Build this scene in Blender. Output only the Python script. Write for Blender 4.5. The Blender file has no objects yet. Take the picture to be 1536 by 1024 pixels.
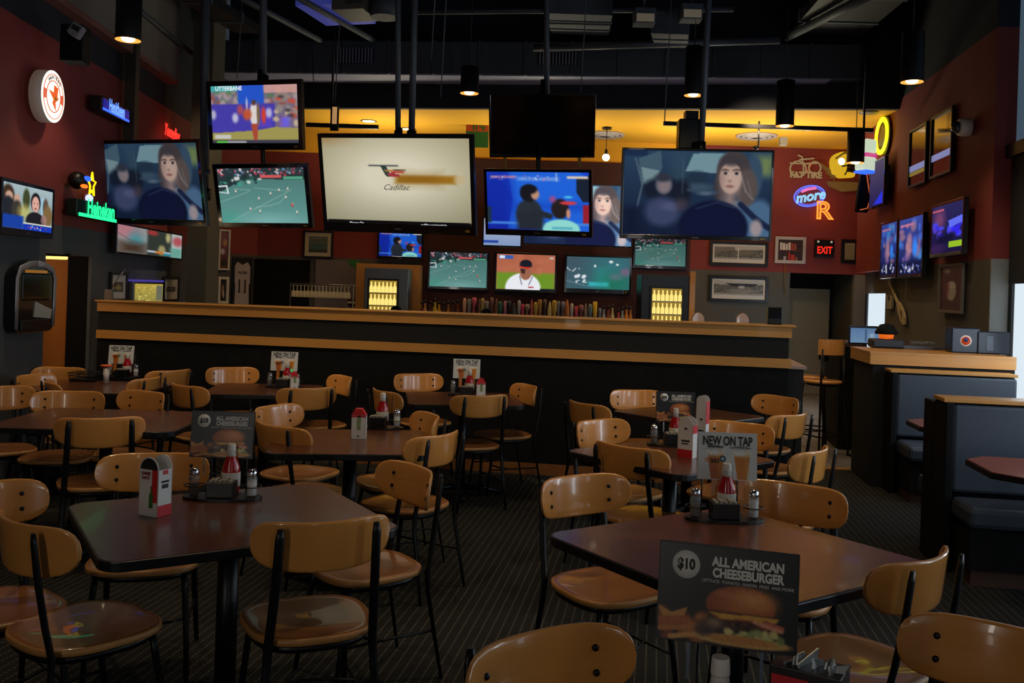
import bpy, bmesh, math, random
import numpy as np
from math import sin, cos, pi, radians, sqrt, atan2
from mathutils import Vector, Matrix
random.seed(7)
S = bpy.context.scene
COL = S.collection
# ------------------------------------------------------------------ camera, world, lights
F, H, YH, ROLL = 1391.0, 1.6, 437.0, 0.033
cd = bpy.data.cameras.new('camera'); cam = bpy.data.objects.new('camera', cd); COL.objects.link(cam)
cd.sensor_width = 36; cd.lens = F / 1536 * 36; cd.shift_y = (YH - 512) / 1536; cd.clip_start = .05; cd.clip_end = 100
cam.matrix_world = Matrix(((cos(ROLL), -sin(ROLL), 0, 0), (0, 0, -1, 0), (sin(ROLL), cos(ROLL), 0, H), (0, 0, 0, 1)))
S.camera = cam
S.view_settings.view_transform = 'Standard'; S.view_settings.look = 'None'
S.view_settings.exposure = 0.14; S.view_settings.gamma = 1.0; S.view_settings.use_curve_mapping = False
S.cycles.use_denoising = True
S.cycles.max_bounces = 6
w = bpy.data.worlds.new('world'); S.world = w; w.use_nodes = True
w.node_tree.nodes['Background'].inputs[0].default_value = (.62, .78, 1, 1)
w.node_tree.nodes['Background'].inputs[1].default_value = .03

def lamp(kind, name, loc, power, color=(1, 1, 1), size=.2, size_y=None, rot=None, spot=None, target=None, blend=.6):
    l = bpy.data.lights.new(name, kind); l.energy = power; l.color = color
    o = bpy.data.objects.new(name, l); COL.objects.link(o); o.location = loc
    if kind == 'AREA':
        l.shape = 'RECTANGLE'; l.size = size; l.size_y = size_y or size
    else:
        l.shadow_soft_size = size
    if kind == 'SPOT':
        l.spot_size = radians(spot or 90); l.spot_blend = blend
    if target is not None:
        o.rotation_euler = (Vector(target) - Vector(loc)).to_track_quat('-Z', 'Y').to_euler()
    return o
WARM = (1, .76, .48); DAY = (.74, .87, 1)
# daylight of the tall right windows, then fill strips added behind the camera
for y, p in ((1.5, 3), (2.9, 10), (4.6, 16), (5.7, 8)):
    lamp('AREA', 'window_daylight', (3.45 + .13 * y - .2, y, 1.65), p, DAY, .30, 2.1, target=(-1.5, y + 1.0, .6))
lamp('AREA', 'window_daylight', (4.36, 7.1, 1.45), 14, DAY, 1.6, .9, target=(2.0, 7.1, 1.0))
lamp('AREA', 'window_daylight', (5.13, 13.0, 1.25), 14, DAY, 1.4, 1.2, target=(3.0, 13.4, 1.25))
lamp('AREA', 'front_fill_strip', (1.7, -1.9, 2.0), 5, (1, .95, .88), .3, 2.2, target=(.4, 5, .8))  # added fill from behind the camera, a narrow strip for streaks
lamp('AREA', 'front_fill_strip', (-2.0, -2.0, 2.0), 17, (1, .92, .82), .3, 2.2, target=(-.8, 5, .8))  # added fill for the chair backs at front left
lamp('SPOT', 'left_wall_fill', (-.5, 1.6, 3.7), 34, (1, .86, .72), .1, spot=60, target=(-3.6, 9.0, 1.9))  # added fill that brightens the left wall
lamp('AREA', 'window_daylight', (4.28, 6.4, 1.45), 5, DAY, .5, .9, target=(4.5, 8.4, 1.3))
lamp('AREA', 'window_daylight', (5.2, 13.3, 1.25), 5, DAY, .5, .9, target=(5.5, 15.1, 1.2))
# ceiling cans over the dining tables (warm), partly outside the frame
for p in ((-2.4, 5.0), (-.3, 5.9), (1.7, 5.2), (-1.1, 3.9), (1.2, 4.1), (-3.0, 6.8)):
    lamp('SPOT', 'can_light', (p[0], p[1], 3.7), 42, WARM, .06, spot=92)
for x in (-2.6, -.6, 1.4): lamp('SPOT', 'added_wall_wash', (x, 6.2, 3.8), 70, WARM, .06, spot=70, target=(x + .3, 8.6, 1.1))  # spots added to brighten the half wall before the bar
lamp('SPOT', 'added_wall_wash', (3.0, 6.4, 3.8), 60, WARM, .06, spot=60, target=(3.9, 8.3, 1.2))  # spot added for the right half wall
lamp('SPOT', 'added_wall_wash', (3.0, 11.0, 4.0), 90, WARM, .06, spot=75, target=(3.6, 15, 2.2))  # spot added to brighten the right of the back wall
lamp('SPOT', 'added_wall_wash', (-2.4, 10.0, 4.0), 70, WARM, .06, spot=75, target=(-3.7, 11.5, 2.0))  # spot added to brighten the column at left

# ------------------------------------------------------------------ pixel rays of the reference to points of the place
def ray(px, py):
    u = (px - 768) / F; v = (YH - py) / F
    return Vector((u * cos(ROLL) - v * sin(ROLL), 1, u * sin(ROLL) + v * cos(ROLL)))
O = Vector((0, 0, H))
def at(px, py, d): return O + ray(px, py) * d
def onz(px, py, z):
    r = ray(px, py); return O + r * ((z - H) / r.z)
class Plane:                                            # a vertical plane through two plan points, left to right as seen
    def __init__(s, a, b):
        s.a = Vector((a[0], a[1], 0)); b = Vector((b[0], b[1], 0)); s.d = (b - s.a).normalized(); s.n = Vector((s.d.y, -s.d.x, 0))
        s.rz = atan2(s.d.y, s.d.x)
    def hit(s, px, py):
        r = ray(px, py); t = (s.a - O).dot(s.n) / r.dot(s.n); return O + r * t
    def rect(s, x0, y0, x1, y1):                        # centre, width, height of a panel on the plane
        xm, ym = (x0 + x1) / 2, (y0 + y1) / 2
        l, r_, t, b = s.hit(x0, ym), s.hit(x1, ym), s.hit(xm, y0), s.hit(xm, y1)
        w_ = (r_ - l).dot(s.d); c = (l + r_) / 2; c.z = (t.z + b.z) / 2
        return c, abs(w_), t.z - b.z

# ------------------------------------------------------------------ materials
def srgb(c):
    c = np.asarray(c, float) / 255; return np.where(c <= .04045, c / 12.92, ((c + .055) / 1.055) ** 2.4)
M = {}
def mat(name, col, rough=.5, metal=0, spec=.5, noise=0, nscale=8, bump=0, bscale=60, stretch=None, coat=0, emit=None, estr=1, trans=0, alpha=1):
    if name in M: return M[name]
    m = bpy.data.materials.new(name); m.use_nodes = True; nt = m.node_tree; b = nt.nodes['Principled BSDF']
    lin = list(srgb(col)) + [1]
    b.inputs['Base Color'].default_value = lin; b.inputs['Roughness'].default_value = rough; b.inputs['Metallic'].default_value = metal
    b.inputs['Specular IOR Level'].default_value = spec; b.inputs['Coat Weight'].default_value = coat
    b.inputs['Transmission Weight'].default_value = trans; b.inputs['Alpha'].default_value = alpha
    if emit is not None:
        b.inputs['Emission Color'].default_value = list(srgb(emit)) + [1]; b.inputs['Emission Strength'].default_value = estr
    tc = nt.nodes.new('ShaderNodeTexCoord'); mp = nt.nodes.new('ShaderNodeMapping'); nt.links.new(tc.outputs['Object'], mp.inputs[0])
    if stretch: mp.inputs['Scale'].default_value = stretch
    n = nt.nodes.new('ShaderNodeTexNoise'); n.inputs['Scale'].default_value = nscale; n.inputs['Detail'].default_value = 5
    nt.links.new(mp.outputs[0], n.inputs['Vector'])
    if noise:
        mx = nt.nodes.new('ShaderNodeMix'); mx.data_type = 'RGBA'
        mx.inputs[6].default_value = [v * (1 - noise) for v in lin[:3]] + [1]; mx.inputs[7].default_value = [min(1, v * (1 + noise)) for v in lin[:3]] + [1]
        nt.links.new(n.outputs[0], mx.inputs[0]); nt.links.new(mx.outputs[2], b.inputs['Base Color'])
    if bump:
        n2 = nt.nodes.new('ShaderNodeTexNoise'); n2.inputs['Scale'].default_value = bscale; nt.links.new(mp.outputs[0], n2.inputs['Vector'])
        bp = nt.nodes.new('ShaderNodeBump'); bp.inputs['Strength'].default_value = bump; bp.inputs['Distance'].default_value = .01
        nt.links.new(n2.outputs[0], bp.inputs['Height']); nt.links.new(bp.outputs[0], b.inputs['Normal'])
    M[name] = m; return m
def glow(name, col, strength=1):
    return mat(name, (10, 10, 10), .4, emit=col, estr=strength)
def picmat(name, emissive, rough=.4, k=1.0):
    if name in M: return M[name]
    m = bpy.data.materials.new(name); m.use_nodes = True; nt = m.node_tree; b = nt.nodes['Principled BSDF']
    a = nt.nodes.new('ShaderNodeVertexColor'); a.layer_name = 'pic'
    b.inputs['Roughness'].default_value = rough
    if emissive:
        b.inputs['Specular IOR Level'].default_value = .0
        b.inputs['Base Color'].default_value = (.004, .004, .005, 1); nt.links.new(a.outputs[0], b.inputs['Emission Color']); b.inputs['Emission Strength'].default_value = k
    else:
        nt.links.new(a.outputs[0], b.inputs['Base Color'])
    M[name] = m; return m
wood = mat('honey_maple_plywood', (212, 143, 70), .24, spec=.5, noise=.10, nscale=5, stretch=(1, 6, 14), coat=.5)
woodseat = mat('maple_seat_veneer', (142, 90, 46), .28, noise=.18, nscale=4, stretch=(1, 5, 5), coat=.3)
blackmetal = mat('black_enamel_steel', (14, 15, 17), .38, metal=.3, spec=.5)
blackplastic = mat('black_plastic', (12, 12, 14), .4)
matteblack = mat('matte_black', (9, 10, 12), .8, spec=.2)
steel = mat('brushed_steel', (120, 122, 125), .35, metal=.9, noise=.1, nscale=3, stretch=(1, 1, 20))
chrome = mat('chrome', (200, 200, 205), .15, metal=1)
tabletop_m = mat('walnut_laminate', (84, 46, 30), .26, noise=.12, nscale=3, stretch=(2, 5, 1), coat=.05)
edge_m = mat('black_rubber_edge', (16, 16, 18), .35)
trimwood = mat('oak_trim', (188, 132, 62), .42, noise=.16, nscale=2.5, stretch=(1, 12, 14), coat=.1)
redwall = mat('maroon_paint', (124, 46, 42), .75, noise=.08, nscale=1.5, bump=.15, bscale=120)
darkred = mat('oxblood_paint', (58, 18, 22), .7, noise=.08, nscale=1.5)
greywall = mat('charcoal_olive_paint', (82, 80, 72), .78, noise=.08, nscale=2, bump=.15, bscale=120)
bluegrey = mat('slate_paint', (72, 76, 79), .8, noise=.1, nscale=2, bump=.15, bscale=120)
navy = mat('dark_navy_paint', (22, 27, 38), .8, noise=.1, nscale=3)
yellowceil = mat('mustard_paint', (232, 172, 40), .8, noise=.06, nscale=1)
vinyl = mat('slate_blue_vinyl', (52, 60, 72), .42, noise=.05, nscale=3, bump=.06, bscale=90)
pipe_m = mat('grey_painted_conduit', (74, 80, 88), .5, metal=.3)
paper = mat('white_card', (215, 212, 206), .5)
glass = mat('clear_glass', (230, 235, 235), .08, trans=1, spec=.5)

# ------------------------------------------------------------------ mesh helpers
class MB:
    def __init__(s): s.v = []; s.f = []; s.mi = []; s.sm = []; s.m = 0
    def add(s, vs, fs, smooth=False):
        n = len(s.v); s.v += [tuple(v) for v in vs]
        for f in fs: s.f.append([n + i for i in f]); s.mi.append(s.m); s.sm.append(smooth)
        return s
    def box(s, x0, x1, y0, y1, z0, z1):
        vs = [(x, y, z) for z in (z0, z1) for x, y in ((x0, y0), (x1, y0), (x1, y1), (x0, y1))]
        return s.add(vs, [(3, 2, 1, 0), (4, 5, 6, 7), (0, 1, 5, 4), (1, 2, 6, 5), (2, 3, 7, 6), (3, 0, 4, 7)])
    def rbox(s, x0, x1, y0, y1, z0, z1, r=.01, n=3):        # box with rounded vertical-front outline (in x,z), extruded along y
        pts = []
        for cx, cz, a0 in ((x1 - r, z1 - r, 0), (x0 + r, z1 - r, 90), (x0 + r, z0 + r, 180), (x1 - r, z0 + r, 270)):
            for k in range(n + 1):
                a = radians(a0 + 90 * k / n); pts.append((cx + r * cos(a), cz + r * sin(a)))
        return s.prism(pts, y0, y1)
    def prism(s, pts, y0, y1):                               # polygon in (x,z), ccw seen from -y, extruded y0..y1
        n = len(pts); vs = [(x, y0, z) for x, z in pts] + [(x, y1, z) for x, z in pts]
        fs = [tuple(range(n)), tuple(range(2 * n - 1, n - 1, -1))] + [(i, n + i, n + (i + 1) % n, (i + 1) % n) for i in range(n)]
        return s.add(vs, fs)
    def slab(s, pts, z0, z1):                                # polygon in plan, extruded upward
        n = len(pts); vs = [(x, y, z0) for x, y in pts] + [(x, y, z1) for x, y in pts]
        return s.add(vs, [tuple(range(n - 1, -1, -1)), tuple(range(n, 2 * n))] + [(i, (i + 1) % n, n + (i + 1) % n, n + i) for i in range(n)])
    def lathe(s, prof, n=20, c=(0, 0, 0), axis='z', smooth=True, cap=True):
        vs = []; fs = []
        for r, z in prof:
            for k in range(n):
                a = 2 * pi * k / n; p = (r * cos(a), r * sin(a), z)
                if axis == 'y': p = (p[0], p[2], p[1])
                if axis == 'x': p = (p[2], p[0], p[1])
                vs.append((p[0] + c[0], p[1] + c[1], p[2] + c[2]))
        m = len(prof)
        for i in range(m - 1):
            for k in range(n): fs.append((i * n + k, i * n + (k + 1) % n, (i + 1) * n + (k + 1) % n, (i + 1) * n + k))
        s.add(vs, fs, smooth)
        if not cap: return s
        b = len(s.v) - len(vs)
        s.f += [[b + k for k in range(n - 1, -1, -1)], [b + (m - 1) * n + k for k in range(n)]]; s.mi += [s.m] * 2; s.sm += [False] * 2
        return s
    def tube(s, pts, r, n=8, closed=False, flat=1.0, smooth=True):
        pts = [Vector(p) for p in pts]; rs = r if isinstance(r, (list, tuple)) else [r] * len(pts); vs = []; fs = []
        N = len(pts); ref = None
        for i, p in enumerate(pts):
            if closed: t = pts[(i + 1) % N] - pts[i - 1]
            else: t = pts[min(i + 1, N - 1)] - pts[max(i - 1, 0)]
            t.normalize()
            if ref is None: ref = Vector((0, 1, 0)) if abs(t.y) < .9 else Vector((1, 0, 0))
            a = (ref - t * ref.dot(t)).normalized(); b = t.cross(a); ref = a
            for k in range(n):
                q = 2 * pi * k / n; vs.append(p + a * (rs[i] * flat * cos(q)) + b * (rs[i] * sin(q)))
        for i in range(N if closed else N - 1):
            j = (i + 1) % N
            for k in range(n): fs.append((i * n + k, i * n + (k + 1) % n, j * n + (k + 1) % n, j * n + k))
        s.add(vs, fs, smooth)
        if not closed:
            b0 = len(s.v) - len(vs); s.f += [[b0 + k for k in range(n - 1, -1, -1)], [b0 + (N - 1) * n + k for k in range(n)]]; s.mi += [s.m] * 2; s.sm += [False] * 2
        return s
    def ball(s, c, r, n=12, sc=(1, 1, 1)):
        m = n // 2 + 1; prof = [(max(1e-4, r * sin(pi * i / m)), -r * cos(pi * i / m)) for i in range(m + 1)]
        k = len(s.v); s.lathe(prof, n)
        for i in range(k, len(s.v)):
            v = s.v[i]; s.v[i] = (v[0] * sc[0] + c[0], v[1] * sc[1] + c[1], v[2] * sc[2] + c[2])
        return s
    def build(s, name, mats, parent=None, bevel=0):
        me = bpy.data.meshes.new(name); me.from_pydata(s.v, [], s.f)
        mats = mats if isinstance(mats, (list, tuple)) else [mats]
        for m in mats: me.materials.append(m)
        me.polygons.foreach_set('material_index', s.mi); me.polygons.foreach_set('use_smooth', s.sm)
        bm = bmesh.new(); bm.from_mesh(me); bmesh.ops.recalc_face_normals(bm, faces=bm.faces)
        if bevel:
            es = [e for e in bm.edges if len(e.link_faces) == 2 and e.calc_face_angle(0) > .6]
            bmesh.ops.bevel(bm, geom=es, offset=bevel, segments=2, affect='EDGES', profile=.5)
        bm.to_mesh(me); bm.free(); me.update()
        o = bpy.data.objects.new(name, me); COL.objects.link(o)
        if parent: o.parent = parent
        return o
def B(*a): return MB().box(*a)
def tag(o, label=None, cat=None, group=None, kind=None):
    for k, v in (('label', label), ('category', cat), ('group', group), ('kind', kind)):
        if v: o[k] = v
    return o
def thing(name, label, cat, loc=(0, 0, 0), rz=0, group=None):
    o = bpy.data.objects.new(name, None); COL.objects.link(o); o.empty_display_size = .1
    o.location = loc; o.rotation_euler = (0, 0, rz); return tag(o, label, cat, group)
def place(o, loc, rz=0): o.location = loc; o.rotation_euler = (0, 0, rz); return o
def kids(o): return [c for c in o.children]
def dup(root, loc, rz, label, group=None):
    def cp(o, par):
        c = o.copy(); COL.objects.link(c); c.parent = par
        for ch in kids(o): cp(ch, c)
        return c
    r = cp(root, None); r.location = loc; r.rotation_euler = (0, 0, rz); r['label'] = label
    if group: r['group'] = group
    return r
def struct(name, mb, m, bevel=0): return tag(mb.build(name, m, None, bevel), kind='structure')
_tx = {}
def text_mb(s, size, ext=.0005, shear=0, offset=0, spacing=1.0, squash=1.0, tube=0, arc=None):
    """lettering as geometry in the x,z plane facing -y, centred"""
    c = bpy.data.curves.new('t', 'FONT'); c.body = s; c.size = size; c.extrude = ext; c.shear = shear; c.offset = offset
    c.space_character = spacing; c.align_x = 'CENTER'; c.align_y = 'CENTER'; c.resolution_u = 3
    if tube: c.fill_mode = 'NONE'; c.bevel_depth = tube; c.bevel_resolution = 1; c.extrude = 0
    o = bpy.data.objects.new('t', c); COL.objects.link(o); bpy.context.view_layer.update()
    me = bpy.data.meshes.new_from_object(o); bpy.data.objects.remove(o)
    mb = MB(); mb.add([(v.co.x * squash, -v.co.z, v.co.y) for v in me.vertices], [tuple(p.vertices) for p in me.polygons], bool(tube)); bpy.data.meshes.remove(me)
    return mb
def moved(mb, dx=0, dy=0, dz=0):
    mb.v = [(x + dx, y + dy, z + dz) for x, y, z in mb.v]; return mb
def text(s, size, m, parent, x=0, y=0, z=0, name='lettering', **k):
    return moved(text_mb(s, size, **k), x, y, z).build(name, m, parent)

# ------------------------------------------------------------------ little raster painter: pictures as vertex colours on a fine grid
class Pic:
    def __init__(s, w, h, col, col2=None):
        s.w, s.h = w, h; s.X, s.Y = np.meshgrid((np.arange(w) + .5) / w, (np.arange(h) + .5) / h); s.asp = w / h
        a = np.array(col, float); s.a = np.tile(a, (h, w, 1))
        if col2 is not None: t = s.Y[..., None]; s.a = a * (1 - t) + np.array(col2, float) * t
        s.rg = np.random.RandomState(int(sum(col)) + w)
    def mix(s, m, col, al=1):
        m = (np.clip(m, 0, 1) * al)[..., None]; s.a = s.a * (1 - m) + np.array(col, float) * m; return s
    def rect(s, x0, y0, x1, y1, col, al=1, soft=.006):
        d = np.maximum(np.maximum(x0 - s.X, s.X - x1), np.maximum(y0 - s.Y, s.Y - y1)); return s.mix(.5 - d / soft / 2, col, al)
    def ell(s, cx, cy, rx, ry, col, al=1, soft=.08, rot=0):
        dx, dy = s.X - cx, (s.Y - cy); a = radians(rot); u = dx * cos(a) + dy / s.asp * sin(a); v = -dx * sin(a) * s.asp + dy * cos(a)
        d = np.sqrt((u / rx) ** 2 + (v / ry) ** 2) - 1; return s.mix(.5 - d / soft / 2, col, al)
    def poly(s, pts, col, al=1):
        ins = np.zeros(s.X.shape, bool); n = len(pts)
        for i in range(n):
            (x1, y1), (x2, y2) = pts[i], pts[(i + 1) % n]
            if y1 != y2: c = ((y1 > s.Y) != (y2 > s.Y)) & (s.X < (x2 - x1) * (s.Y - y1) / (y2 - y1) + x1); ins ^= c
        return s.mix(ins * 1., col, al)
    def line(s, pts, wd, col, al=1):
        for (x1, y1), (x2, y2) in zip(pts[:-1], pts[1:]):
            X, Y = s.X, s.Y / s.asp; y1_, y2_ = y1 / s.asp, y2 / s.asp
            L = (x2 - x1) ** 2 + (y2_ - y1_) ** 2 + 1e-9; t = np.clip(((X - x1) * (x2 - x1) + (Y - y1_) * (y2_ - y1_)) / L, 0, 1)
            d = np.hypot(X - x1 - t * (x2 - x1), Y - y1_ - t * (y2_ - y1_)); s.mix(.5 + (wd - d) * s.w * .7, col, al)
        return s
    def specks(s, x0, y0, x1, y1, n, r, cols, al=.9):
        for i in range(n):
            c = cols[s.rg.randint(len(cols))]; s.ell(s.rg.uniform(x0, x1), s.rg.uniform(y0, y1), r * s.rg.uniform(.5, 1.4), r * s.asp * s.rg.uniform(.5, 1.4), c, al, .4)
        return s
    def blur(s, n=1):
        for _ in range(n):
            p = np.pad(s.a, ((1, 1), (1, 1), (0, 0)), 'edge'); s.a = (p[:-2, 1:-1] + p[2:, 1:-1] + p[1:-1, :-2] + p[1:-1, 2:] + 2 * p[1:-1, 1:-1]) / 6
        return s
    def build(s, name, m, parent, w, h, y=0, gain=1, cx=0, cz=0):
        H_, W_ = s.h, s.w; gx, gz = np.meshgrid(np.linspace(-w / 2, w / 2, W_) + cx, np.linspace(h / 2, -h / 2, H_) + cz)
        v = np.stack([gx, np.full_like(gx, y), gz], -1).reshape(-1, 3)
        i = np.arange(H_ * W_).reshape(H_, W_); f = np.stack([i[:-1, :-1], i[1:, :-1], i[1:, 1:], i[:-1, 1:]], -1).reshape(-1, 4)
        me = bpy.data.meshes.new(name); me.from_pydata(v.tolist(), [], f.tolist()); me.materials.append(m)
        a = me.color_attributes.new('pic', 'FLOAT_COLOR', 'POINT'); c = np.ones((H_ * W_, 4), np.float32); c[:, :3] = srgb(np.clip(s.a, 0, 255)).reshape(-1, 3) * gain
        a.data.foreach_set('color', c.ravel()); o = bpy.data.objects.new(name, me); COL.objects.link(o)
        if parent: o.parent = parent
        return o

# ------------------------------------------------------------------ pictures
def pic_woman(w=150, h=94):
    p = Pic(w, h, (40, 64, 88), (18, 28, 52))
    p.rect(0, 0, .16, .07, (26, 44, 74)); p.poly([(.1, .1), (.25, 0), (.26, .2), (.22, .42), (.12, .4)], (64, 88, 104)).poly([(.12, .2), (.24, .24), (.22, .36), (.14, .4)], (112, 136, 142))
    p.rect(.33, .04, .42, .45, (48, 72, 88), .8, .05).poly([(.42, .24), (.47, .03), (.7, .02), (.64, .26)], (110, 142, 152))
    p.ell(.5, .33, .07, .09, (32, 48, 66), 1, .3).ell(.5, .43, .12, .05, (60, 82, 100), .8, .5)
    p.rect(.9, .03, 1, .3, (70, 92, 92), 1, .05).rect(.93, .08, 1, .25, (124, 140, 72), .9, .06)
    p.ell(.27, .46, .14, .14, (20, 28, 44), 1, .2).ell(.4, .5, .06, .16, (22, 28, 42), 1, .3)
    p.ell(.275, .4, .055, .11, (96, 96, 108), 1, .2).ell(.28, .42, .04, .08, (126, 112, 116), 1, .4).ell(.27, .32, .055, .05, (46, 50, 62), 1, .4)
    p.ell(.27, .72, .12, .17, (58, 66, 98), 1, .25).ell(.32, .66, .06, .05, (74, 80, 112), 1, .5).ell(.4, .63, .04, .07, (66, 56, 68), .8, .6)
    p.ell(.88, .3, .06, .26, (52, 74, 96), 1, .15)                                                   # headrest
    p.ell(.76, .78, .27, .2, (74, 102, 132), 1, .1).ell(.93, .84, .1, .28, (70, 100, 132), 1, .15)     # shirt
    p.ell(.745, .24, .115, .25, (66, 58, 60), 1, .08).ell(.84, .42, .07, .22, (84, 74, 72), 1, .15).ell(.66, .42, .045, .18, (60, 54, 58), 1, .2)
    p.rect(.40, .1, .405, .5, (80, 104, 116), .6).line([(.08, .1), (.13, .4), (.1, .66)], .006, (84, 104, 118), .8).line([(.44, .46), (.64, .48)], .01, (52, 70, 90), .8).ell(.56, .5, .05, .02, (130, 150, 160), .5, .6).line([(.8, .3), (.83, .46), (.88, .56)], .006, (132, 124, 122), .7).line([(.84, .34), (.87, .5)], .005, (112, 108, 112), .6)
    p.rect(.68, .42, .77, .64, (132, 112, 110), 1, .04).ell(.725, .31, .075, .185, (176, 148, 136), 1, .07).ell(.75, .35, .04, .12, (188, 160, 146), .6, .6)
    p.ell(.73, .11, .07, .06, (58, 54, 60), .9, .4)
    p.line([(.668, .222), (.685, .212), (.708, .222)], .005, (74, 58, 54)).line([(.742, .222), (.765, .210), (.79, .222)], .005, (74, 58, 54))
    p.ell(.69, .258, .02, .018, (206, 190, 184), .8, .4).ell(.765, .258, .021, .018, (206, 190, 184), .8, .4).ell(.69, .256, .013, .019, (40, 36, 42), 1, .3).ell(.765, .256, .014, .019, (40, 36, 42), 1, .3).ell(.66, .33, .02, .09, (128, 104, 100), .5, .9).ell(.72, .345, .013, .02, (146, 116, 108), 1, .5)
    p.line([(.723, .27), (.718, .335)], .004, (200, 176, 160), .7).ell(.723, .41, .027, .016, (134, 88, 88), 1, .4)
    p.ell(.62, .9, .235, .32, (14, 20, 46), 1, .05).ell(.615, .93, .19, .28, (16, 20, 50), 1, .1).line([(.5, .68), (.64, .6), (.76, .66)], .004, (38, 52, 84))
    p.line([(.8, .62), (.9, .78), (1, .9)], .02, (24, 34, 60)).ell(.91, .9, .04, .1, (150, 138, 142), 1, .3).rect(0, .68, .12, 1, (14, 22, 46), .9, .06)
    return p.blur(1)
def pic_soccer(w=140, h=88, seed=3):
    p = Pic(w, h, (70, 112, 108), (96, 146, 140)); p.rg = np.random.RandomState(seed)
    p.poly([(0, .45), (.3, .2), (1, .22), (1, 0), (0, 0)], (40, 52, 56))
    p.specks(0, 0, 1, .14, 90, .012, [(200, 60, 80), (210, 200, 205), (60, 80, 90), (150, 60, 70), (90, 130, 160)]).specks(0, .14, .5, .3, 30, .02, [(40, 90, 80), (60, 150, 130), (30, 50, 50), (210, 215, 210)])
    p.rect(.5, .13, .74, .18, (220, 90, 90), .9).rect(.76, .16, .98, .21, (90, 180, 140), .8).line([(.0, .33), (.1, .32), (.11, .45)], .008, (220, 228, 224)).line([(0, .43), (.1, .45)], .006, (200, 215, 210))
    for l in ([(.08, .99), (.84, .4)], [(0, .62), (.36, .42)], [(.18, .37), (.38, .4)], [(.42, .36), (.8, .42)]): p.line(l, .0022, (176, 208, 196), .6)
    p.line([(.42, .71), (.58, .68), (.7, .62), (.76, .52)], .0025, (176, 208, 196), .6)
    for x, y in ((.2, .42), (.46, .55), (.6, .46), (.7, .4), (.8, .38), (.35, .74), (.46, .78), (.77, .53), (.88, .8), (.84, .66)):
        p.ell(x, y, .008, .028, (232, 214, 200), 1, .5).ell(x, y + .026, .008, .011, (70, 60, 60), .8, .6)
    p.ell(.835, .67, .012, .03, (190, 60, 60), 1, .5).ell(.1, .92, .1, .12, (40, 150, 120), .4, 1).ell(.55, .95, .25, .1, (150, 200, 200), .4, 1)
    return p
def pic_crowd():
    p = Pic(140, 92, (120, 110, 130), (110, 96, 128)); p.rg = np.random.RandomState(5)
    p.specks(0, .08, 1, .34, 70, .035, [(150, 130, 120), (90, 120, 90), (170, 150, 160), (100, 90, 130), (140, 80, 80)]).rect(0, 0, .32, .1, (70, 170, 170)).rect(.32, 0, .62, .32, (38, 84, 200)).rect(.62, 0, 1, .14, (220, 160, 150), .8)
    p.rect(0, .32, .74, .82, (70, 62, 168)).rect(.5, .4, .7, .72, (86, 66, 190)).poly([(0, .82), (.5, .78), (.74, .72), (1, .74), (1, 1), (0, 1)], (160, 150, 84)).rect(0, .94, 1, 1, (60, 60, 76)).rect(.05, .96, .18, .99, (90, 210, 70)).rect(.18, .96, .4, .99, (200, 200, 205), .8)
    for x, y, c in ((.28, .56, (220, 220, 225)), (.67, .48, (210, 210, 220)), (.02, .5, (200, 200, 210)), (.34, .42, (190, 80, 70))): p.ell(x, y, .035, .08, c, .8, .4)
    p.specks(.74, .2, 1, .7, 26, .03, [(190, 80, 60), (150, 140, 130), (70, 60, 70), (200, 180, 150)]).rect(.8, .55, .9, .72, (110, 96, 220), 1, .03)
    p.ell(.5, .5, .05, .2, (222, 214, 210), 1, .2).ell(.55, .5, .02, .2, (120, 96, 70), 1, .3).ell(.42, .5, .05, .1, (190, 84, 56), 1, .3).ell(.5, .3, .025, .05, (90, 60, 50), 1, .3).poly([(.46, .66), (.54, .66), (.53, .95), (.49, .95)], (170, 74, 56)).ell(.61, .52, .025, .14, (206, 66, 50), 1, .3).ell(.42, .32, .012, .1, (210, 210, 220), .8, .4)
    p.rect(.03, .85, .22, .92, (206, 206, 206), .9); return p.blur(1)
def pic_cad():
    p = Pic(150, 92, (206, 200, 176)); r = np.hypot((p.X - .5) / .8, (p.Y - .45) / .8); p.mix(np.clip((r - .25) * 1.6, 0, 1), (150, 142, 112)); p.mix(np.clip((.12 - p.Y) * 5, 0, 1) * np.clip((.3 - p.X) * 4, 0, 1), (150, 96, 40), .8)
    p.mix(np.clip((p.Y - .5) * .9, 0, 1), (110, 118, 104), .5); p.rect(.5, .425, .9, .52, (148, 104, 28), 1, .02).rect(.55, .43, .75, .51, (120, 78, 22), .6, .1).mix(np.clip(1 - np.abs(p.X - .93) / .05, 0, 1) * (np.abs(p.Y - .47) < .045), (190, 160, 110), .6)
    p.rect(.32, .312, .52, .327, (28, 36, 48)).poly([(.4, .33), (.44, .33), (.48, .45), (.44, .45)], (40, 60, 56)).rect(.43, .365, .55, .385, (170, 120, 60)).rect(.47, .385, .56, .402, (176, 40, 44)).rect(.49, .36, .57, .373, (60, 40, 40)).poly([(.44, .4), (.52, .41), (.54, .45), (.46, .44)], (150, 50, 60))
    p.rect(0, .965, 1, 1, (8, 10, 14)); return p
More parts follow.
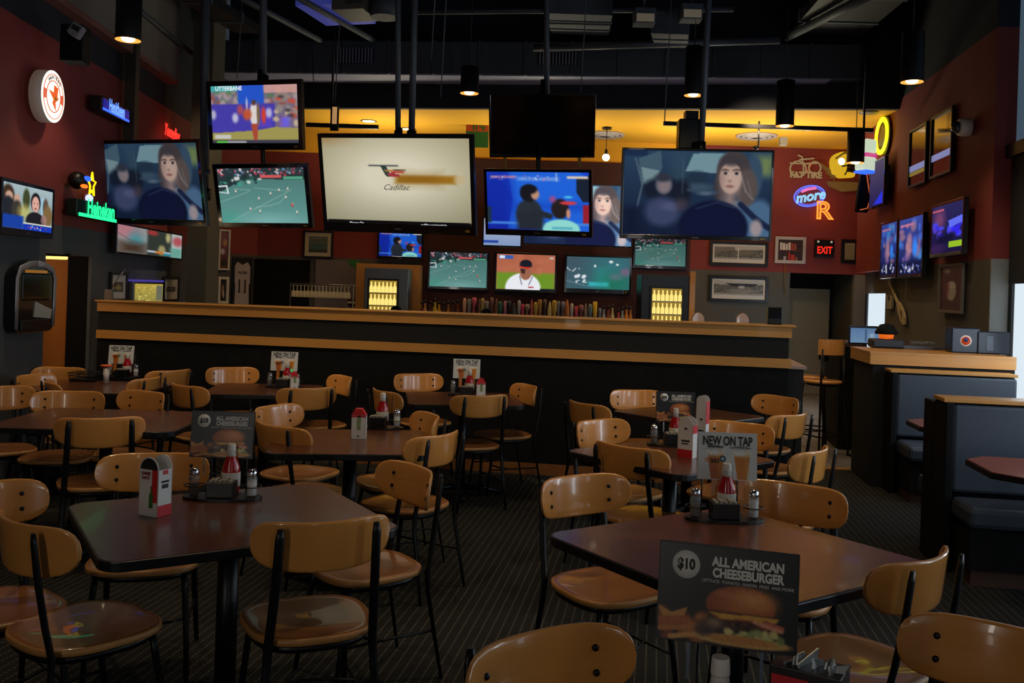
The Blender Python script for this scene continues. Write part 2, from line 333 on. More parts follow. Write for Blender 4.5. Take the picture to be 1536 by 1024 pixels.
def pic_kids():
    p = Pic(140, 84, (26, 66, 200), (20, 44, 170)); p.poly([(.22, 0), (.9, 0), (1, .1), (1, 1), (.2, 1), (.26, .5)], (32, 96, 214)).ell(.1, .5, .16, .6, (16, 36, 150), .7, .4).rect(.26, .55, 1, .62, (20, 60, 180), .8, .1)
    p.poly([(.88, .1), (1, .06), (1, .5), (.94, .5), (.88, .34)], (26, 34, 50)).rect(.94, .55, 1, .88, (150, 30, 44)).rect(0, .86, 1, .9, (70, 130, 220)).rect(0, .6, .04, .88, (30, 50, 60))
    p.rect(.04, .07, .3, .11, (190, 130, 160), .8).rect(.32, .1, .7, .14, (160, 190, 230), .8, .03).rect(.79, .07, .99, .11, (220, 200, 180)).rect(.685, .02, .692, .16, (210, 220, 235)).specks(.04, .07, .66, .14, 40, .006, [(220, 120, 140), (200, 220, 240), (30, 60, 190)])
    p.ell(.42, .72, .13, .26, (40, 46, 54), 1, .1).rect(.3, .7, .56, 1, (36, 42, 50), 1, .03).line([(.48, .68), (.62, .75)], .03, (38, 42, 50)).ell(.42, .36, .09, .15, (24, 24, 30), 1, .1).ell(.48, .38, .04, .09, (186, 140, 118), 1, .2).ell(.42, .3, .08, .08, (22, 22, 28), 1, .2)
    p.ell(.72, .62, .085, .17, (36, 30, 32), 1, .1).ell(.8, .7, .02, .08, (196, 140, 120), 1, .3).ell(.8, .52, .08, .03, (206, 60, 64), 1, .2).ell(.8, .42, .04, .02, (80, 190, 230), 1, .4).ell(.65, .46, .03, .05, (190, 70, 110), .8, .6)
    p.ell(.73, .97, .18, .17, (140, 214, 206), 1, .06).rect(.64, .93, .84, .97, (70, 150, 180), .7).rect(0, .97, .5, 1, (22, 30, 120), .6); return p.blur(1)
def pic_pitcher():
    p = Pic(100, 62, (170, 96, 70), (180, 104, 78)); p.rect(0, .52, 1, 1, (104, 140, 40), 1, .04).specks(0, 0, 1, .5, 20, .06, [(160, 88, 64), (184, 110, 84)], .4)
    p.ell(.46, .95, .3, .42, (226, 228, 234), 1, .05).ell(.5, .52, .1, .2, (150, 96, 72), 1, .1).ell(.5, .27, .1, .12, (24, 26, 36), 1, .08).rect(.4, .26, .6, .36, (26, 28, 38), 1, .02).poly([(.38, .34), (.58, .36), (.54, .42), (.42, .38)], (190, 50, 40)).poly([(.41, .4), (.5, .42), (.48, .56), (.42, .52)], (60, 40, 40)).line([(.4, .62), (.44, .85)], .006, (60, 60, 80)).line([(.62, .62), (.56, .85)], .006, (60, 60, 80)).rect(.55, .9, .64, .94, (180, 40, 50))
    p.rect(.04, .04, .28, .14, (50, 90, 170)).rect(.05, .05, .14, .13, (210, 220, 235)).rect(.9, .06, .97, .12, (200, 200, 200), .7).rect(.75, .95, 1, 1, (30, 30, 40)); return p
def pic_teal():
    p = Pic(100, 60, (64, 84, 96), (60, 92, 104)); p.rect(.45, 0, 1, 1, (48, 120, 124), .8, .3).ell(.75, .8, .25, .3, (34, 110, 90), .9, .6).ell(.93, .45, .08, .12, (110, 96, 120), .9, .4).ell(.78, .6, .1, .1, (90, 110, 120), .8, .6).rect(.36, .78, .66, .9, (60, 190, 200), .9, .04).rect(.48, .35, .62, .9, (40, 140, 130), .6, .1)
    p.specks(.14, .55, .32, .8, 16, .02, [(220, 226, 230)]).specks(0, .36, .2, .46, 8, .012, [(200, 210, 214)]).ell(.45, .28, .015, .04, (235, 240, 240), 1, .5).ell(.7, .14, .03, .04, (225, 232, 235), 1, .5).ell(.8, .22, .02, .03, (235, 240, 240), 1, .5).line([(0, .75), (.3, .9)], .005, (150, 170, 180), .7); return p
def pic_boy():
    p = Pic(100, 76, (158, 176, 180), (120, 140, 150)); p.ell(.1, .3, .12, .26, (60, 44, 34), 1, .15).ell(.12, .3, .07, .12, (190, 150, 130), 1, .2).ell(.1, .55, .13, .25, (34, 36, 44), 1, .15).ell(.27, .36, .06, .14, (190, 150, 130), 1, .2).ell(.27, .56, .1, .2, (56, 52, 48), 1, .2).ell(.45, .3, .07, .24, (60, 66, 40), 1, .2).rect(.75, .2, .82, .6, (150, 190, 214), .9)
    p.ell(.85, .4, .06, .2, (90, 74, 60), 1, .2).ell(.9, .62, .1, .26, (120, 96, 60), 1, .2).ell(.42, .6, .12, .16, (190, 180, 90), .7, .5)
    p.ell(.64, .33, .1, .22, (18, 18, 22), 1, .1).ell(.64, .38, .075, .19, (208, 160, 146), 1, .1).ell(.61, .36, .014, .015, (60, 40, 40)).ell(.68, .36, .014, .015, (60, 40, 40)).ell(.64, .48, .022, .025, (130, 60, 60)).ell(.64, .78, .19, .22, (28, 28, 34), 1, .08).ell(.82, .72, .06, .12, (160, 120, 116), .8, .3)
    p.rect(0, .7, .4, 1, (24, 60, 150), 1, .02).rect(.4, .86, 1, 1, (20, 54, 170)).rect(.4, .83, 1, .86, (206, 206, 190)).specks(.45, .9, .9, .96, 12, .012, [(200, 210, 230), (210, 60, 60)]); return p
def pic_multi():
    p = Pic(100, 50, (150, 160, 160)); p.ell(.1, .15, .2, .3, (190, 130, 140), 1, .5).ell(.25, .6, .1, .4, (60, 150, 160), .8, .6).rect(0, .6, .42, 1, (80, 56, 44), 1, .15).rect(.42, 0, .8, 1, (54, 60, 54), 1, .02).ell(.5, .1, .08, .1, (170, 60, 60), 1, .4).ell(.65, .75, .06, .2, (170, 160, 110), 1, .3).ell(.75, .2, .04, .2, (190, 180, 130), 1, .4).rect(.82, 0, 1, 1, (190, 200, 196)).ell(.92, .3, .09, .2, (190, 90, 100), 1, .4).rect(.8, .6, 1, 1, (90, 170, 150), .8, .05).rect(.42, .8, .8, .88, (190, 200, 210)).rect(.55, .8, .68, .9, (210, 130, 60)).rect(.68, .86, .8, .95, (50, 150, 170)).line([(.0, .3), (.3, .65)], .006, (120, 90, 90)); return p.blur(1)
def pic_blue(seed=1, w=60, h=80):
    p = Pic(w, h, (52, 66, 140), (22, 26, 70)); p.rg = np.random.RandomState(seed); p.specks(0, .08, 1, .75, 26, .1, [(70, 100, 190), (120, 90, 150), (40, 50, 130), (160, 110, 120), (60, 130, 200)], .7)
    p.rect(.05, .1, .6, .14, (190, 110, 130), .8).ell(.45, .5, .12, .2, (170, 120, 130), .8, .4).ell(.7, .55, .1, .14, (50, 120, 220), 1, .4).rect(0, .78, 1, 1, (16, 18, 44), .9, .05).specks(.1, .8, .9, .96, 26, .035, [(190, 190, 205), (90, 100, 160)]); return p
def pic_night():
    p = Pic(70, 90, (44, 40, 90), (26, 20, 60)); p.ell(.25, .3, .18, .2, (130, 70, 110), .8, .6).specks(.05, .4, 1, .65, 30, .07, [(50, 40, 230), (70, 70, 250), (80, 60, 200)], .9).poly([(.55, .35), (1, .28), (1, .42), (.6, .5)], (96, 110, 240)).rect(.2, .62, .7, .8, (20, 18, 50), .9, .05).rect(.58, .78, 1, .9, (150, 190, 40)).rect(.02, .08, .4, .12, (190, 90, 110)).ell(.15, .9, .3, .1, (60, 34, 80), .8, .5); return p
def pic_stad(k=0):
    p = Pic(110, 44, (150, 150, 140)); p.rect(0, 0, 1, .3, (176, 176, 166)).poly([(0, .22), (.5, .3), (1, .2), (1, .75), (0, .75)], (92, 92, 84)).specks(0, .3, 1, .75, 160, .012, [(60, 60, 54), (120, 120, 110), (150, 150, 140)])
    if k: p.poly([(.2, .15), (.9, .15), (.8, .35), (.4, .35)], (26, 26, 30)).ell(.55, .62, .3, .14, (130, 130, 122), 1, .3).rect(.5, .3, .62, .45, (190, 190, 186), .8)
    else: p.poly([(0, .1), (.42, .06), (.42, .3), (0, .4)], (120, 116, 106)).ell(.65, .4, .2, .16, (110, 106, 92), 1, .4).rect(.48, .1, .5, 1, (210, 210, 205))
    p.rect(0, .86, 1, 1, (200, 200, 194)); return p
def burger(p):
    R = p.rg
    p.specks(0, .74, .34, .98, 22, .045, [(176, 110, 62), (150, 88, 48), (126, 62, 40)], 1); p.poly([(0, .66), (.1, .72), (.22, .65), (.19, .78), (.04, .8)], (196, 134, 68)).poly([(0, .78), (.2, .74), (.26, .8), (.02, .88)], (170, 98, 50)).line([(.02, .9), (.3, .84)], .02, (186, 116, 60)).line([(.1, .97), (.34, .9)], .02, (206, 150, 84))
    p.ell(.62, .93, .35, .06, (206, 160, 92), 1, .1).ell(.6, .58, .25, .2, (150, 74, 38), 1, .04).ell(.66, .55, .19, .155, (190, 112, 56), .9, .4).ell(.7, .5, .11, .07, (226, 160, 92), .8, .8).ell(.5, .47, .06, .03, (196, 120, 70), .6, .8)
    p.rect(.36, .655, .87, .668, (44, 24, 18), 1, .02).poly([(.36, .67), (.88, .66), (.86, .7), (.74, .76), (.7, .7), (.56, .71), (.5, .77), (.44, .7)], (214, 158, 62))
    p.ell(.62, .775, .3, .05, (58, 30, 24), 1, .1).specks(.36, .74, .9, .8, 40, .018, [(84, 44, 32), (40, 22, 20), (110, 60, 40)], .9).poly([(.78, .68), (.92, .74), (.9, .8), (.74, .76)], (190, 104, 80)).line([(.7, .72), (.9, .78)], .012, (222, 150, 120))
    p.specks(.5, .82, .9, .89, 30, .025, [(150, 160, 96), (190, 190, 120), (110, 130, 70), (222, 206, 130)], .95).ell(.62, .92, .25, .045, (190, 132, 70), 1, .1).ell(.39, .8, .07, .07, (112, 84, 66), .9, .5).ell(.43, .77, .05, .04, (170, 150, 120), .6, .7).ell(.34, .86, .06, .06, (70, 52, 50), .9, .4)
    n = R.rand(p.h, p.w, 1) * .22 + .89; m = (p.a.sum(2, keepdims=True) > 120); p.a = np.where(m, p.a * n, p.a); return p.blur(1)
def pic_burger(): return burger(Pic(150, 112, (30, 31, 33), (20, 20, 22)))
def pic_tap():
    p = Pic(96, 72, (206, 208, 202), (196, 198, 194))
    for x, c in ((.3, (176, 88, 8)), (.75, (190, 108, 12))):
        p.poly([(x - .14, .45), (x + .14, .45), (x + .08, 1), (x - .08, 1)], c).rect(x - .14, .38, x + .14, .5, (228, 224, 210), 1, .04).ell(x + .08, .7, .04, .3, (214, 146, 40), .5, .6)
    p.ell(.42, .56, .055, .07, (20, 34, 50), 1, .1).ell(.42, .56, .025, .032, (150, 190, 200)).rect(.13, .56, .19, .62, (206, 96, 50), .9, .03).rect(.18, .28, .36, .31, (60, 64, 66), .7).rect(.62, .28, .84, .31, (90, 94, 96), .7).rect(.1, .345, .4, .355, (110, 112, 112), .8).rect(.62, .35, .82, .36, (120, 122, 122), .7); return p

# ------------------------------------------------------------------ the room
KW = Plane((-3.93, 8.80), (2.37, 7.81))                   # face of the half wall before the bar
BACK = Plane((-3.9, 15.1), (5.3, 15.1))
LEFT = Plane((-4.0, 8.08), (-4.19, 11.97))
RIGHT = Plane((4.85, 11.8), (4.41, 8.5)); RIGHT.rz = atan2(RIGHT.d.y, RIGHT.d.x)
def lx(y): return -4.0 - .0488 * (y - 8.08)
def LO(o): return Plane((-4.0 + o, 8.08), (-4.19 + o, 11.97))
def rx(y): return 3.277 + .1333 * y
# carpet with rows of pale pin stripes
def carpet_mat():
    m = bpy.data.materials.new('pin_striped_carpet'); m.use_nodes = True; nt = m.node_tree; N = nt.nodes.new; L = nt.links.new; b = nt.nodes['Principled BSDF']
    b.inputs['Roughness'].default_value = .95; b.inputs['Specular IOR Level'].default_value = .1
    tc = N('ShaderNodeTexCoord'); mp = N('ShaderNodeMapping'); mp.inputs['Rotation'].default_value = (0, 0, radians(8.9)); L(tc.outputs['Object'], mp.inputs[0])
    sp = N('ShaderNodeSeparateXYZ'); L(mp.outputs[0], sp.inputs[0])
    def math_(op, a, b_=None):
        n = N('ShaderNodeMath'); n.operation = op
        for i, q in enumerate((a, b_)):
            if q is None: continue
            if isinstance(q, (int, float)): n.inputs[i].default_value = q
            else: L(q, n.inputs[i])
        return n.outputs[0]
    fx = math_('FRACT', math_('MULTIPLY', sp.outputs[0], 22)); st = math_('LESS_THAN', fx, .16)
    fy = math_('FRACT', math_('MULTIPLY', sp.outputs[1], 40)); dash = math_('LESS_THAN', fy, .62)
    k = math_('MULTIPLY', st, dash); no = N('ShaderNodeTexNoise'); no.inputs['Scale'].default_value = 300; L(mp.outputs[0], no.inputs['Vector']); big = N('ShaderNodeTexNoise'); big.inputs['Scale'].default_value = 2
    mx = N('ShaderNodeMix'); mx.data_type = 'RGBA'; mx.inputs[6].default_value = (.026, .026, .024, 1); mx.inputs[7].default_value = (.20, .175, .13, 1); L(math_('MULTIPLY', k, no.outputs[0]), mx.inputs[0])
    m2 = N('ShaderNodeMix'); m2.data_type = 'RGBA'; m2.blend_type = 'MULTIPLY'; m2.inputs[0].default_value = .5; L(mx.outputs[2], m2.inputs[6]); L(big.outputs[0], m2.inputs[7]); L(m2.outputs[2], b.inputs['Base Color'])
    bp = N('ShaderNodeBump'); bp.inputs['Strength'].default_value = .4; bp.inputs['Distance'].default_value = .004; L(no.outputs[0], bp.inputs['Height']); L(bp.outputs[0], b.inputs['Normal']); return m
def tile_mat():
    m = bpy.data.materials.new('grey_floor_tile'); m.use_nodes = True; nt = m.node_tree; b = nt.nodes['Principled BSDF']; b.inputs['Roughness'].default_value = .4
    tc = nt.nodes.new('ShaderNodeTexCoord'); br = nt.nodes.new('ShaderNodeTexBrick'); br.inputs['Scale'].default_value = 1; br.offset = 0; br.inputs['Brick Width'].default_value = .45; br.inputs['Row Height'].default_value = .45
    br.inputs['Mortar Size'].default_value = .006; br.inputs['Color1'].default_value = (.21, .195, .175, 1); br.inputs['Color2'].default_value = (.23, .21, .19, 1); br.inputs['Mortar'].default_value = (.05, .05, .05, 1)
    mp = nt.nodes.new('ShaderNodeMapping'); mp.inputs['Rotation'].default_value = (0, 0, .15); nt.links.new(tc.outputs['Object'], mp.inputs[0]); nt.links.new(mp.outputs[0], br.inputs['Vector']); nt.links.new(br.outputs[0], b.inputs['Base Color']); return m
carpet = carpet_mat(); tile = tile_mat()
struct('floor', B(-5, 5.6, -2.5, 8.9, -.1, 0), carpet)
struct('floor', B(-5, 6.4, 8.9, 17.2, -.1, 0), tile)
o = KW.a + KW.d * 6.3
struct('trim_1', MB().slab([(2.3, 8.86), (rx(8.9) + .1, 8.86), (rx(8.9) + .1, 8.94), (2.3, 8.94)], 0, .008), trimwood)
struct('ceiling', B(-5, 5.8, -2.5, 12.8, 5.9, 6.0), matteblack)
# left wall: maroon above slate, with a doorway
def lwall(y0, y1, z0, z1, m, name='wall_left', dx=0, th=.03):
    struct(name, MB().slab([(lx(y0) + dx, y0), (lx(y1) + dx, y1), (lx(y1) - th, y1), (lx(y0) - th, y0)], z0, z1), m)
dl, dr = LEFT.hit(65, 500).y, LEFT.hit(134, 500).y
ZB = 2.05
dz = LEFT.hit(80, 380).z
lwall(-2.4, dl, 0, ZB, bluegrey); lwall(dr, 12.4, 0, ZB, bluegrey); lwall(dl, dr, dz, ZB, bluegrey)
lwall(-2.4, 12.4, ZB, 3.63, redwall); lwall(-2.4, 12.4, 3.63, 5.9, navy)
bd = mat('ochre_lit_corridor', (176, 110, 40), .7)  # ochre carries the yellow light of the room beyond in its colour
struct('door_1', MB().slab([(lx(dl) - .04, dl), (lx(dl) - .9, dl), (lx(dl) - .9, dl + .5), (lx(dl) - .9, dr + .1), (lx(dr) - .04, dr + .1), (lx(dr) - .04, dr + .2), (lx(dr) - 1, dr + .2), (lx(dl) - 1, dl - .1), (lx(dl) - .04, dl - .1)], 0, dz + .3), bd)
struct('door_1', MB().slab([(lx(dr) - .035, dr + .09), (lx(dr) - .25, dr + .09), (lx(dr) - .25, dr + .05), (lx(dr) - .035, dr + .05)], 0, dz), matteblack)
lamp('POINT', 'corridor_light', (lx(dl) - .5, dl + .35, dz - .2), 3.5, WARM, .08)
t = thing('tube_light', 'slim glowing tube light at the top of the doorway in the left wall', 'light', (lx(dl) - .24, dl + .42, dz - .03))
MB().tube([(-.22, 0, 0), (.22, 0, 0)], .015).build('tube', glow('warm_tube', (255, 214, 120), 1.4), t); B(-.24, .24, -.03, .03, .012, .04).build('housing', matteblack, t)
# bulkhead along the left wall and the square column it ends on
struct('trim_2', MB().slab([(lx(-2.4) + .001, -2.4), (lx(-2.4) + .13, -2.4), (lx(10.9) + .13, 10.9), (lx(10.9) + .001, 10.9)], 3.95, 5.9), mat('dim_brown_paint', (112, 104, 94), .8))
struct('trim_3', MB().slab([(lx(0) + .002, -2.4), (lx(0) + .14, -2.4), (lx(10.9) + .14, 10.9), (lx(10.9) + .002, 10.9)], 3.90, 3.952), mat('brown_lit_underside', (120, 74, 62), .8))  # brown light on the beam underside is put into its colour
c0 = at(278, 440, 10.9); c1 = at(308, 440, 10.9)
struct('trim_4', B(c0.x, c1.x, 10.9, 11.34, 0, 5.9), mat('olive_drab_paint', (74, 70, 56), .8, noise=.06))
# rear of the room behind the bar
bl = lx(11.4)
bl0 = -4.9
BZ = BACK.hit(1100, 406).z
g0, g1 = BACK.hit(1184, 450).x, BACK.hit(1281, 450).x
xs = BACK.hit(1017, 300).x
YZ = BACK.hit(960, 245).z; CZ = BACK.hit(1100, 217).z
for z0, z1, m_ in ((0, ZB, greywall), (ZB, 4.3, redwall)):
    struct('wall_left', MB().slab([(lx(12.4), 12.4), (-4.9, 12.4), (-4.9, 12.5), (lx(12.4), 12.5)], z0, z1), m_); struct('wall_left', MB().slab([(-4.8, 12.5), (-4.9, 12.5), (-4.9, 14.35), (-4.8, 14.35)], z0, z1), m_)
    struct('wall_left', MB().slab([(-4.85, 14.36), (-4.17, 15.1), (-4.25, 15.15), (-4.93, 14.4)], z0, z1), m_)
struct('wall_back', B(-4.3, g0, 15.1, 15.2, 0, BZ), greywall); struct('wall_back', B(g1, 5.9, 15.1, 15.2, 0, BZ), mat('daylit_grey_reveal', (128, 132, 130), .75)); struct('wall_back', B(5.88, 5.98, 13.85, 15.1, 0, 4.3), redwall); struct('wall_back', B(rx(13.9) + .25, 5.9, 13.83, 13.9, 0, 4.3), redwall)  # pale grey holds the daylight on the low right wall in its colour
struct('wall_back', B(-4.3, xs, 15.1, 15.2, BZ, YZ), redwall); struct('wall_back', B(xs, 5.95, 15.1, 15.2, BZ, CZ + .05), redwall)
struct('wall_back', B(-4.3, xs, 15.1, 15.2, YZ, CZ + .05), yellowceil)
q0, q1 = BACK.hit(632, 400).x, BACK.hit(960, 400).x
struct('wall_back', B(q0, q1 + .8, 15.04, 15.1, 0, YZ - .02), darkred)
# alcove with the beige door, at the right
struct('wall_back', B(g0 - .1, g0, 15.2, 16.1, 0, BZ), greywall); struct('wall_back', B(g1, g1 + .1, 15.2, 16.1, 0, BZ), greywall)
struct('wall_back', B(g0 - .1, g1 + .1, 16.1, 16.2, 0, BZ), matteblack); struct('ceiling', B(g0 - .1, g1 + .1, 15.2, 16.2, BZ, BZ + .05), matteblack)
a0, a1 = at(1183, 440, 16.05), at(1245, 434, 16.05)
struct('door_2', B(a0.x - .1, a1.x, 16.05, 16.1, 0, a1.z), mat('beige_door_paint', (150, 134, 104), .7, noise=.05), .004)
# service opening at the left rear, its dark painted as a near-black panel
a0, a1 = BACK.hit(383, 386), BACK.hit(466, 386)
struct('door_3', B(a0.x, a1.x, 15.05, 15.1, 0, a0.z - .02), matteblack)
# right wall with two tall windows
w1a, w1b, w2 = RIGHT.hit(1282, 450).y, RIGHT.hit(1328, 450).y, RIGHT.hit(1484, 450).y
def rwall(y0, y1, z0, z1, m, name='wall_right', th=.25, dx=0):
    struct(name, MB().slab([(rx(y0) + dx, y0), (rx(y0) + th + dx, y0), (rx(y1) + th + dx, y1), (rx(y1) + dx, y1)], z0, z1), m)
rwall(w2, w1b, 0, ZB, greywall); rwall(w2, w1a, ZB, 4.2, redwall); rwall(w2, w1a, 4.2, 5.9, navy)
rwall(w1b, w1a, 0, .6, greywall)
reveal = M['daylit_grey_reveal'] if 'daylit_grey_reveal' in M else mat('daylit_grey_reveal', (128, 132, 130), .75)
rwall(w2 - .02, w2 - .001, 0, ZB, reveal)  # reveal face with the daylight put into its pale colour
rwall(-2.4, w2, 0, .6, greywall, th=.28)
sky = glow('bright_daylight_glass', (226, 240, 250), .85)
skyd = mat('dim_upper_glass', (10, 14, 20), .15, emit=(96, 120, 140), estr=.35)
shade_m = mat('black_roller_shade', (22, 26, 30), .7)
def window(name, y0, y1, z0, z1, shade_z, bar=None):
    t = struct(name, MB().slab([(rx(y0) + .2, y0), (rx(y0) + .24, y0), (rx(y1) + .24, y1), (rx(y1) + .2, y1)], z0, z1), sky)
    for ya in (y0, y1): tag(MB().slab([(rx(ya) + .17, ya - .03), (rx(ya) + .25, ya - .03), (rx(ya) + .25, ya + .03), (rx(ya) + .17, ya + .03)], z0, z1).build('window_frame', blackplastic, t), kind='structure')
    tag(MB().slab([(rx(y0) + .15, y0), (rx(y0) + .165, y0), (rx(y1) + .165, y1), (rx(y1) + .15, y1)], shade_z, z1 if bar is None else bar).build('roller_shade', shade_m if bar else greywall, t), kind='structure')
    return t
window('window_1', w1b, w1a, .6, ZB + .35, RIGHT.hit(1320, 437).z - .02)
wt = window('window_2', 6.0, w2 - .05, .6, 3.0, 1.82, 2.98)
wt2 = window('window_3', 2.0, 5.85, .6, 3.0, 1.82, 2.98)
for y0, y1 in ((6.0, w2), (2.0, 5.85)):
    struct('window_4', MB().slab([(rx(y0) + .2, y0), (rx(y0) + .24, y0), (rx(y1) + .24, y1), (rx(y1) + .2, y1)], 3.1, 5.6), skyd)
    struct('trim_5', MB().slab([(rx(y0) + .1, y0), (rx(y0) + .3, y0), (rx(y1) + .3, y1), (rx(y1) + .1, y1)], 2.98, 3.1), blackplastic)
struct('trim_6', MB().slab([(rx(5.85), 5.85), (rx(5.85) + .3, 5.85), (rx(6) + .3, 6.0), (rx(6), 6.0)], 0, 5.9), bluegrey)
# bar ceiling with its dark fascia, and the duct before it
SZ = at(768, 160, 12.5).z
fa, fb = Vector((bl + .02, 13.3)), Vector((rx(11.85), 11.85))
struct('ceiling', MB().slab([(fa.x, fa.y), (fb.x, fb.y), (rx(13.9), 13.9), (5.95, 13.9), (5.95, 15.1), (-4.9, 15.1), (-4.9, 13.4)], SZ, SZ + .1), yellowceil)
struct('trim_7', MB().slab([(fa.x, fa.y - .1), (fb.x + .1, fb.y - .1), (fb.x + .1, fb.y), (fa.x, fa.y)], SZ - .01, 5.9), navy)
duct = mat('charcoal_duct_paint', (62, 68, 76), .6, noise=.12, nscale=4, stretch=(20, 1, 1)); duct_l = mat('duct_lit_underside', (140, 140, 166), .55)  # underside colour lightened to hold the light from below
a, b = at(318, 107, 12.4), at(1290, 107, 11.6)
t = thing('air_duct', 'long grey rectangular ceiling duct running above the bar with two grilles', 'duct', ((a.x + b.x) / 2, 12.0, 0)); dd = Vector((b.x - a.x, b.y - a.y, 0)); t.rotation_euler[2] = atan2(dd.y, dd.x); L_ = dd.length / 2; zu = a.z
m = MB(); m.box(-L_, L_, -.0, .55, zu, zu + .42)
for k in range(15): m.box(-L_ + k * L_ / 7 - .02, -L_ + k * L_ / 7 + .02, -.02, .57, zu - .01, zu + .43)
m.build('duct_body', duct, t)
B(-L_ + .03, L_ - .35, .02, .53, zu - .015, zu - .002).build('duct_underside', duct_l, t)
def grille(parent, cx, cz, w_, h_):
    g = B(cx - w_ / 2, cx + w_ / 2, -.035, -.02, cz - h_ / 2, cz + h_ / 2).build('grille', blackplastic, parent); m = MB()
    for k in range(12): x = cx - w_ / 2 + (k + .5) * w_ / 12; m.box(x - .006, x + .006, -.05, -.035, cz - h_ / 2, cz + h_ / 2)
    m.build('grille_fins', duct_l, g)
grille(t, -L_ + 1.95, zu + .22, .5, .2); grille(t, L_ * .1, zu + .22, .5, .2)
# ceiling plant: joists, pipes, unit
for k, (x0, y0, x1, y1, dA, dB, r_) in enumerate(((330, -20, 480, 60, 9.5, 11.9, .035), (400, -30, 560, 60, 9.5, 11.9, .035), (140, -40, 300, 90, 8.5, 11.5, .03), (1180, 56, 1330, -20, 11.4, 9.0, .05), (800, 72, 1170, 60, 11.2, 10.9, .045), (620, 18, 1100, 14, 10.4, 10.4, .03))):
    p, q = at(x0, y0, dA), at(x1, y1, dB); tt = MB().tube([p, p.lerp(q, .5), q], r_, 10).build('ceiling_pipe', pipe_m if k > 2 else duct)
    tag(tt, ['thin grey conduit slanting below the ceiling at far left', 'second slanting grey conduit beside the boxy ceiling unit', 'dark slanting pipe beside the left column top', 'grey pipe slanting up toward the right window', 'long level grey pipe in front of the duct at right', 'thin level conduit across the top of the view'][k], 'pipe')
canm = mat('black_can_paint', (14, 14, 16), .5)
for i, (x0, y0, x1, y1, dA, dB, hw_, hh_, lab) in enumerate(((1005, 34, 1008, 60, 9.9, 11.8, .2, .12, 'grey boxy duct branch running to the main duct between the two floodlights'), (1330, -30, 1235, 62, 9.0, 11.6, .45, .06, 'broad dark slanting duct under the ceiling at upper right'), (870, 8, 870, 40, 10.2, 11.7, .36, .1, 'dark flat duct above the duct grille right of centre'), (250, -30, 372, 44, 9.2, 11.6, .16, .05, 'long slanting tray under the ceiling right of the square column'))):
    p, q = at(x0, y0, dA), at(x1, y1, dB); p.z += .1 * (i == 1); q.z += .12 * (i == 1); t = thing('branch_duct', lab, 'duct', p); v = q - p; m = MB(); m.add([(s_ * hw_ + e * v.x, e * v.y, u_ * hh_ + e * v.z) for e in (0, 1) for s_, u_ in ((-1, -1), (1, -1), (1, 1), (-1, 1))], [(0, 1, 2, 3), (7, 6, 5, 4), (0, 4, 5, 1), (1, 5, 6, 2), (2, 6, 7, 3), (3, 7, 4, 0)]); m.build('duct_sheet', duct if i in (0, 2) else canm, t)
    for e in (.3, .7): MB().add([(s_ * (hw_ + .015) + e_ * v.x, e_ * v.y, u_ * (hh_ + .015) + e_ * v.z) for e_ in (e, e + .02) for s_, u_ in ((-1, -1), (1, -1), (1, 1), (-1, 1))], [(0, 1, 2, 3), (7, 6, 5, 4), (0, 4, 5, 1), (1, 5, 6, 2), (2, 6, 7, 3), (3, 7, 4, 0)]).build('flange', pipe_m, t)
t = thing('ceiling_air_unit', 'boxy beige air conditioning unit under the ceiling with a blue lit flank', 'air unit', at(545, 15, 10.6)); t.rotation_euler[2] = -.25
B(-.28, .1, -.25, .25, -.06, .2).build('unit_body', mat('aged_beige_metal', (92, 86, 78), .5), t, .01); MB().lathe([(.16, 0), (.16, .22), (.1, .26)], 16, (.26, 0, -.1)).build('fan_drum', duct, t)
B(-.75, -.1, -.2, .6, .02, .16).build('lit_duct_panel', mat('blue_washed_panel', (80, 84, 190), .6, emit=(40, 46, 110), estr=.7), t); B(-.1, .1, -.26, -.25, 0, .1).build('access_plate', steel, t)  # blue light on the panel is put into its colour and emission
for i, (px, py) in enumerate(((966, 32), (1036, 26))):
    t = thing('ceiling_flood_light', ['boxy floodlight under the ceiling beside a slim wire', 'boxy floodlight touching the pole of the big right television'][i], 'light', at(px, py, 9.6)); B(-.11, .11, -.1, .1, -.04, .12).build('box', duct, t, .01); B(-.09, .09, -.11, -.1, -.03, .05).build('lens', mat('pale_lens', (150, 140, 120), .4, emit=(90, 80, 66), estr=.5), t); MB().tube([(0, 0, .12), (0, 0, .6)], .012).build('rod', pipe_m, t)
for i, (px, d, y0, y1) in enumerate(((358, 11, 45, 118), (506, 11, 40, 155), (650, 8.4, -10, 90), (666, 8.4, -10, 145), (876, 9, -10, 140), (1003, 9.5, -10, 186))):
    p, q = at(px, y0, d), at(px, y1, d); q.x = p.x; p.z = 5.9; mid = p.lerp(q, .5) + Vector((.03, 0, 0))
    tag(MB().tube([p, mid, q], .006, 6).build('hanging_wire', pipe_m), ['copper tinted wire hanging above the upper left television', 'thin wire hanging in front of the duct grille at left', 'short wire beside the paired poles', 'longer wire hanging right of the paired poles', 'wire hanging behind the switched off television', 'wire hanging to the black track bar'][i], 'wire')

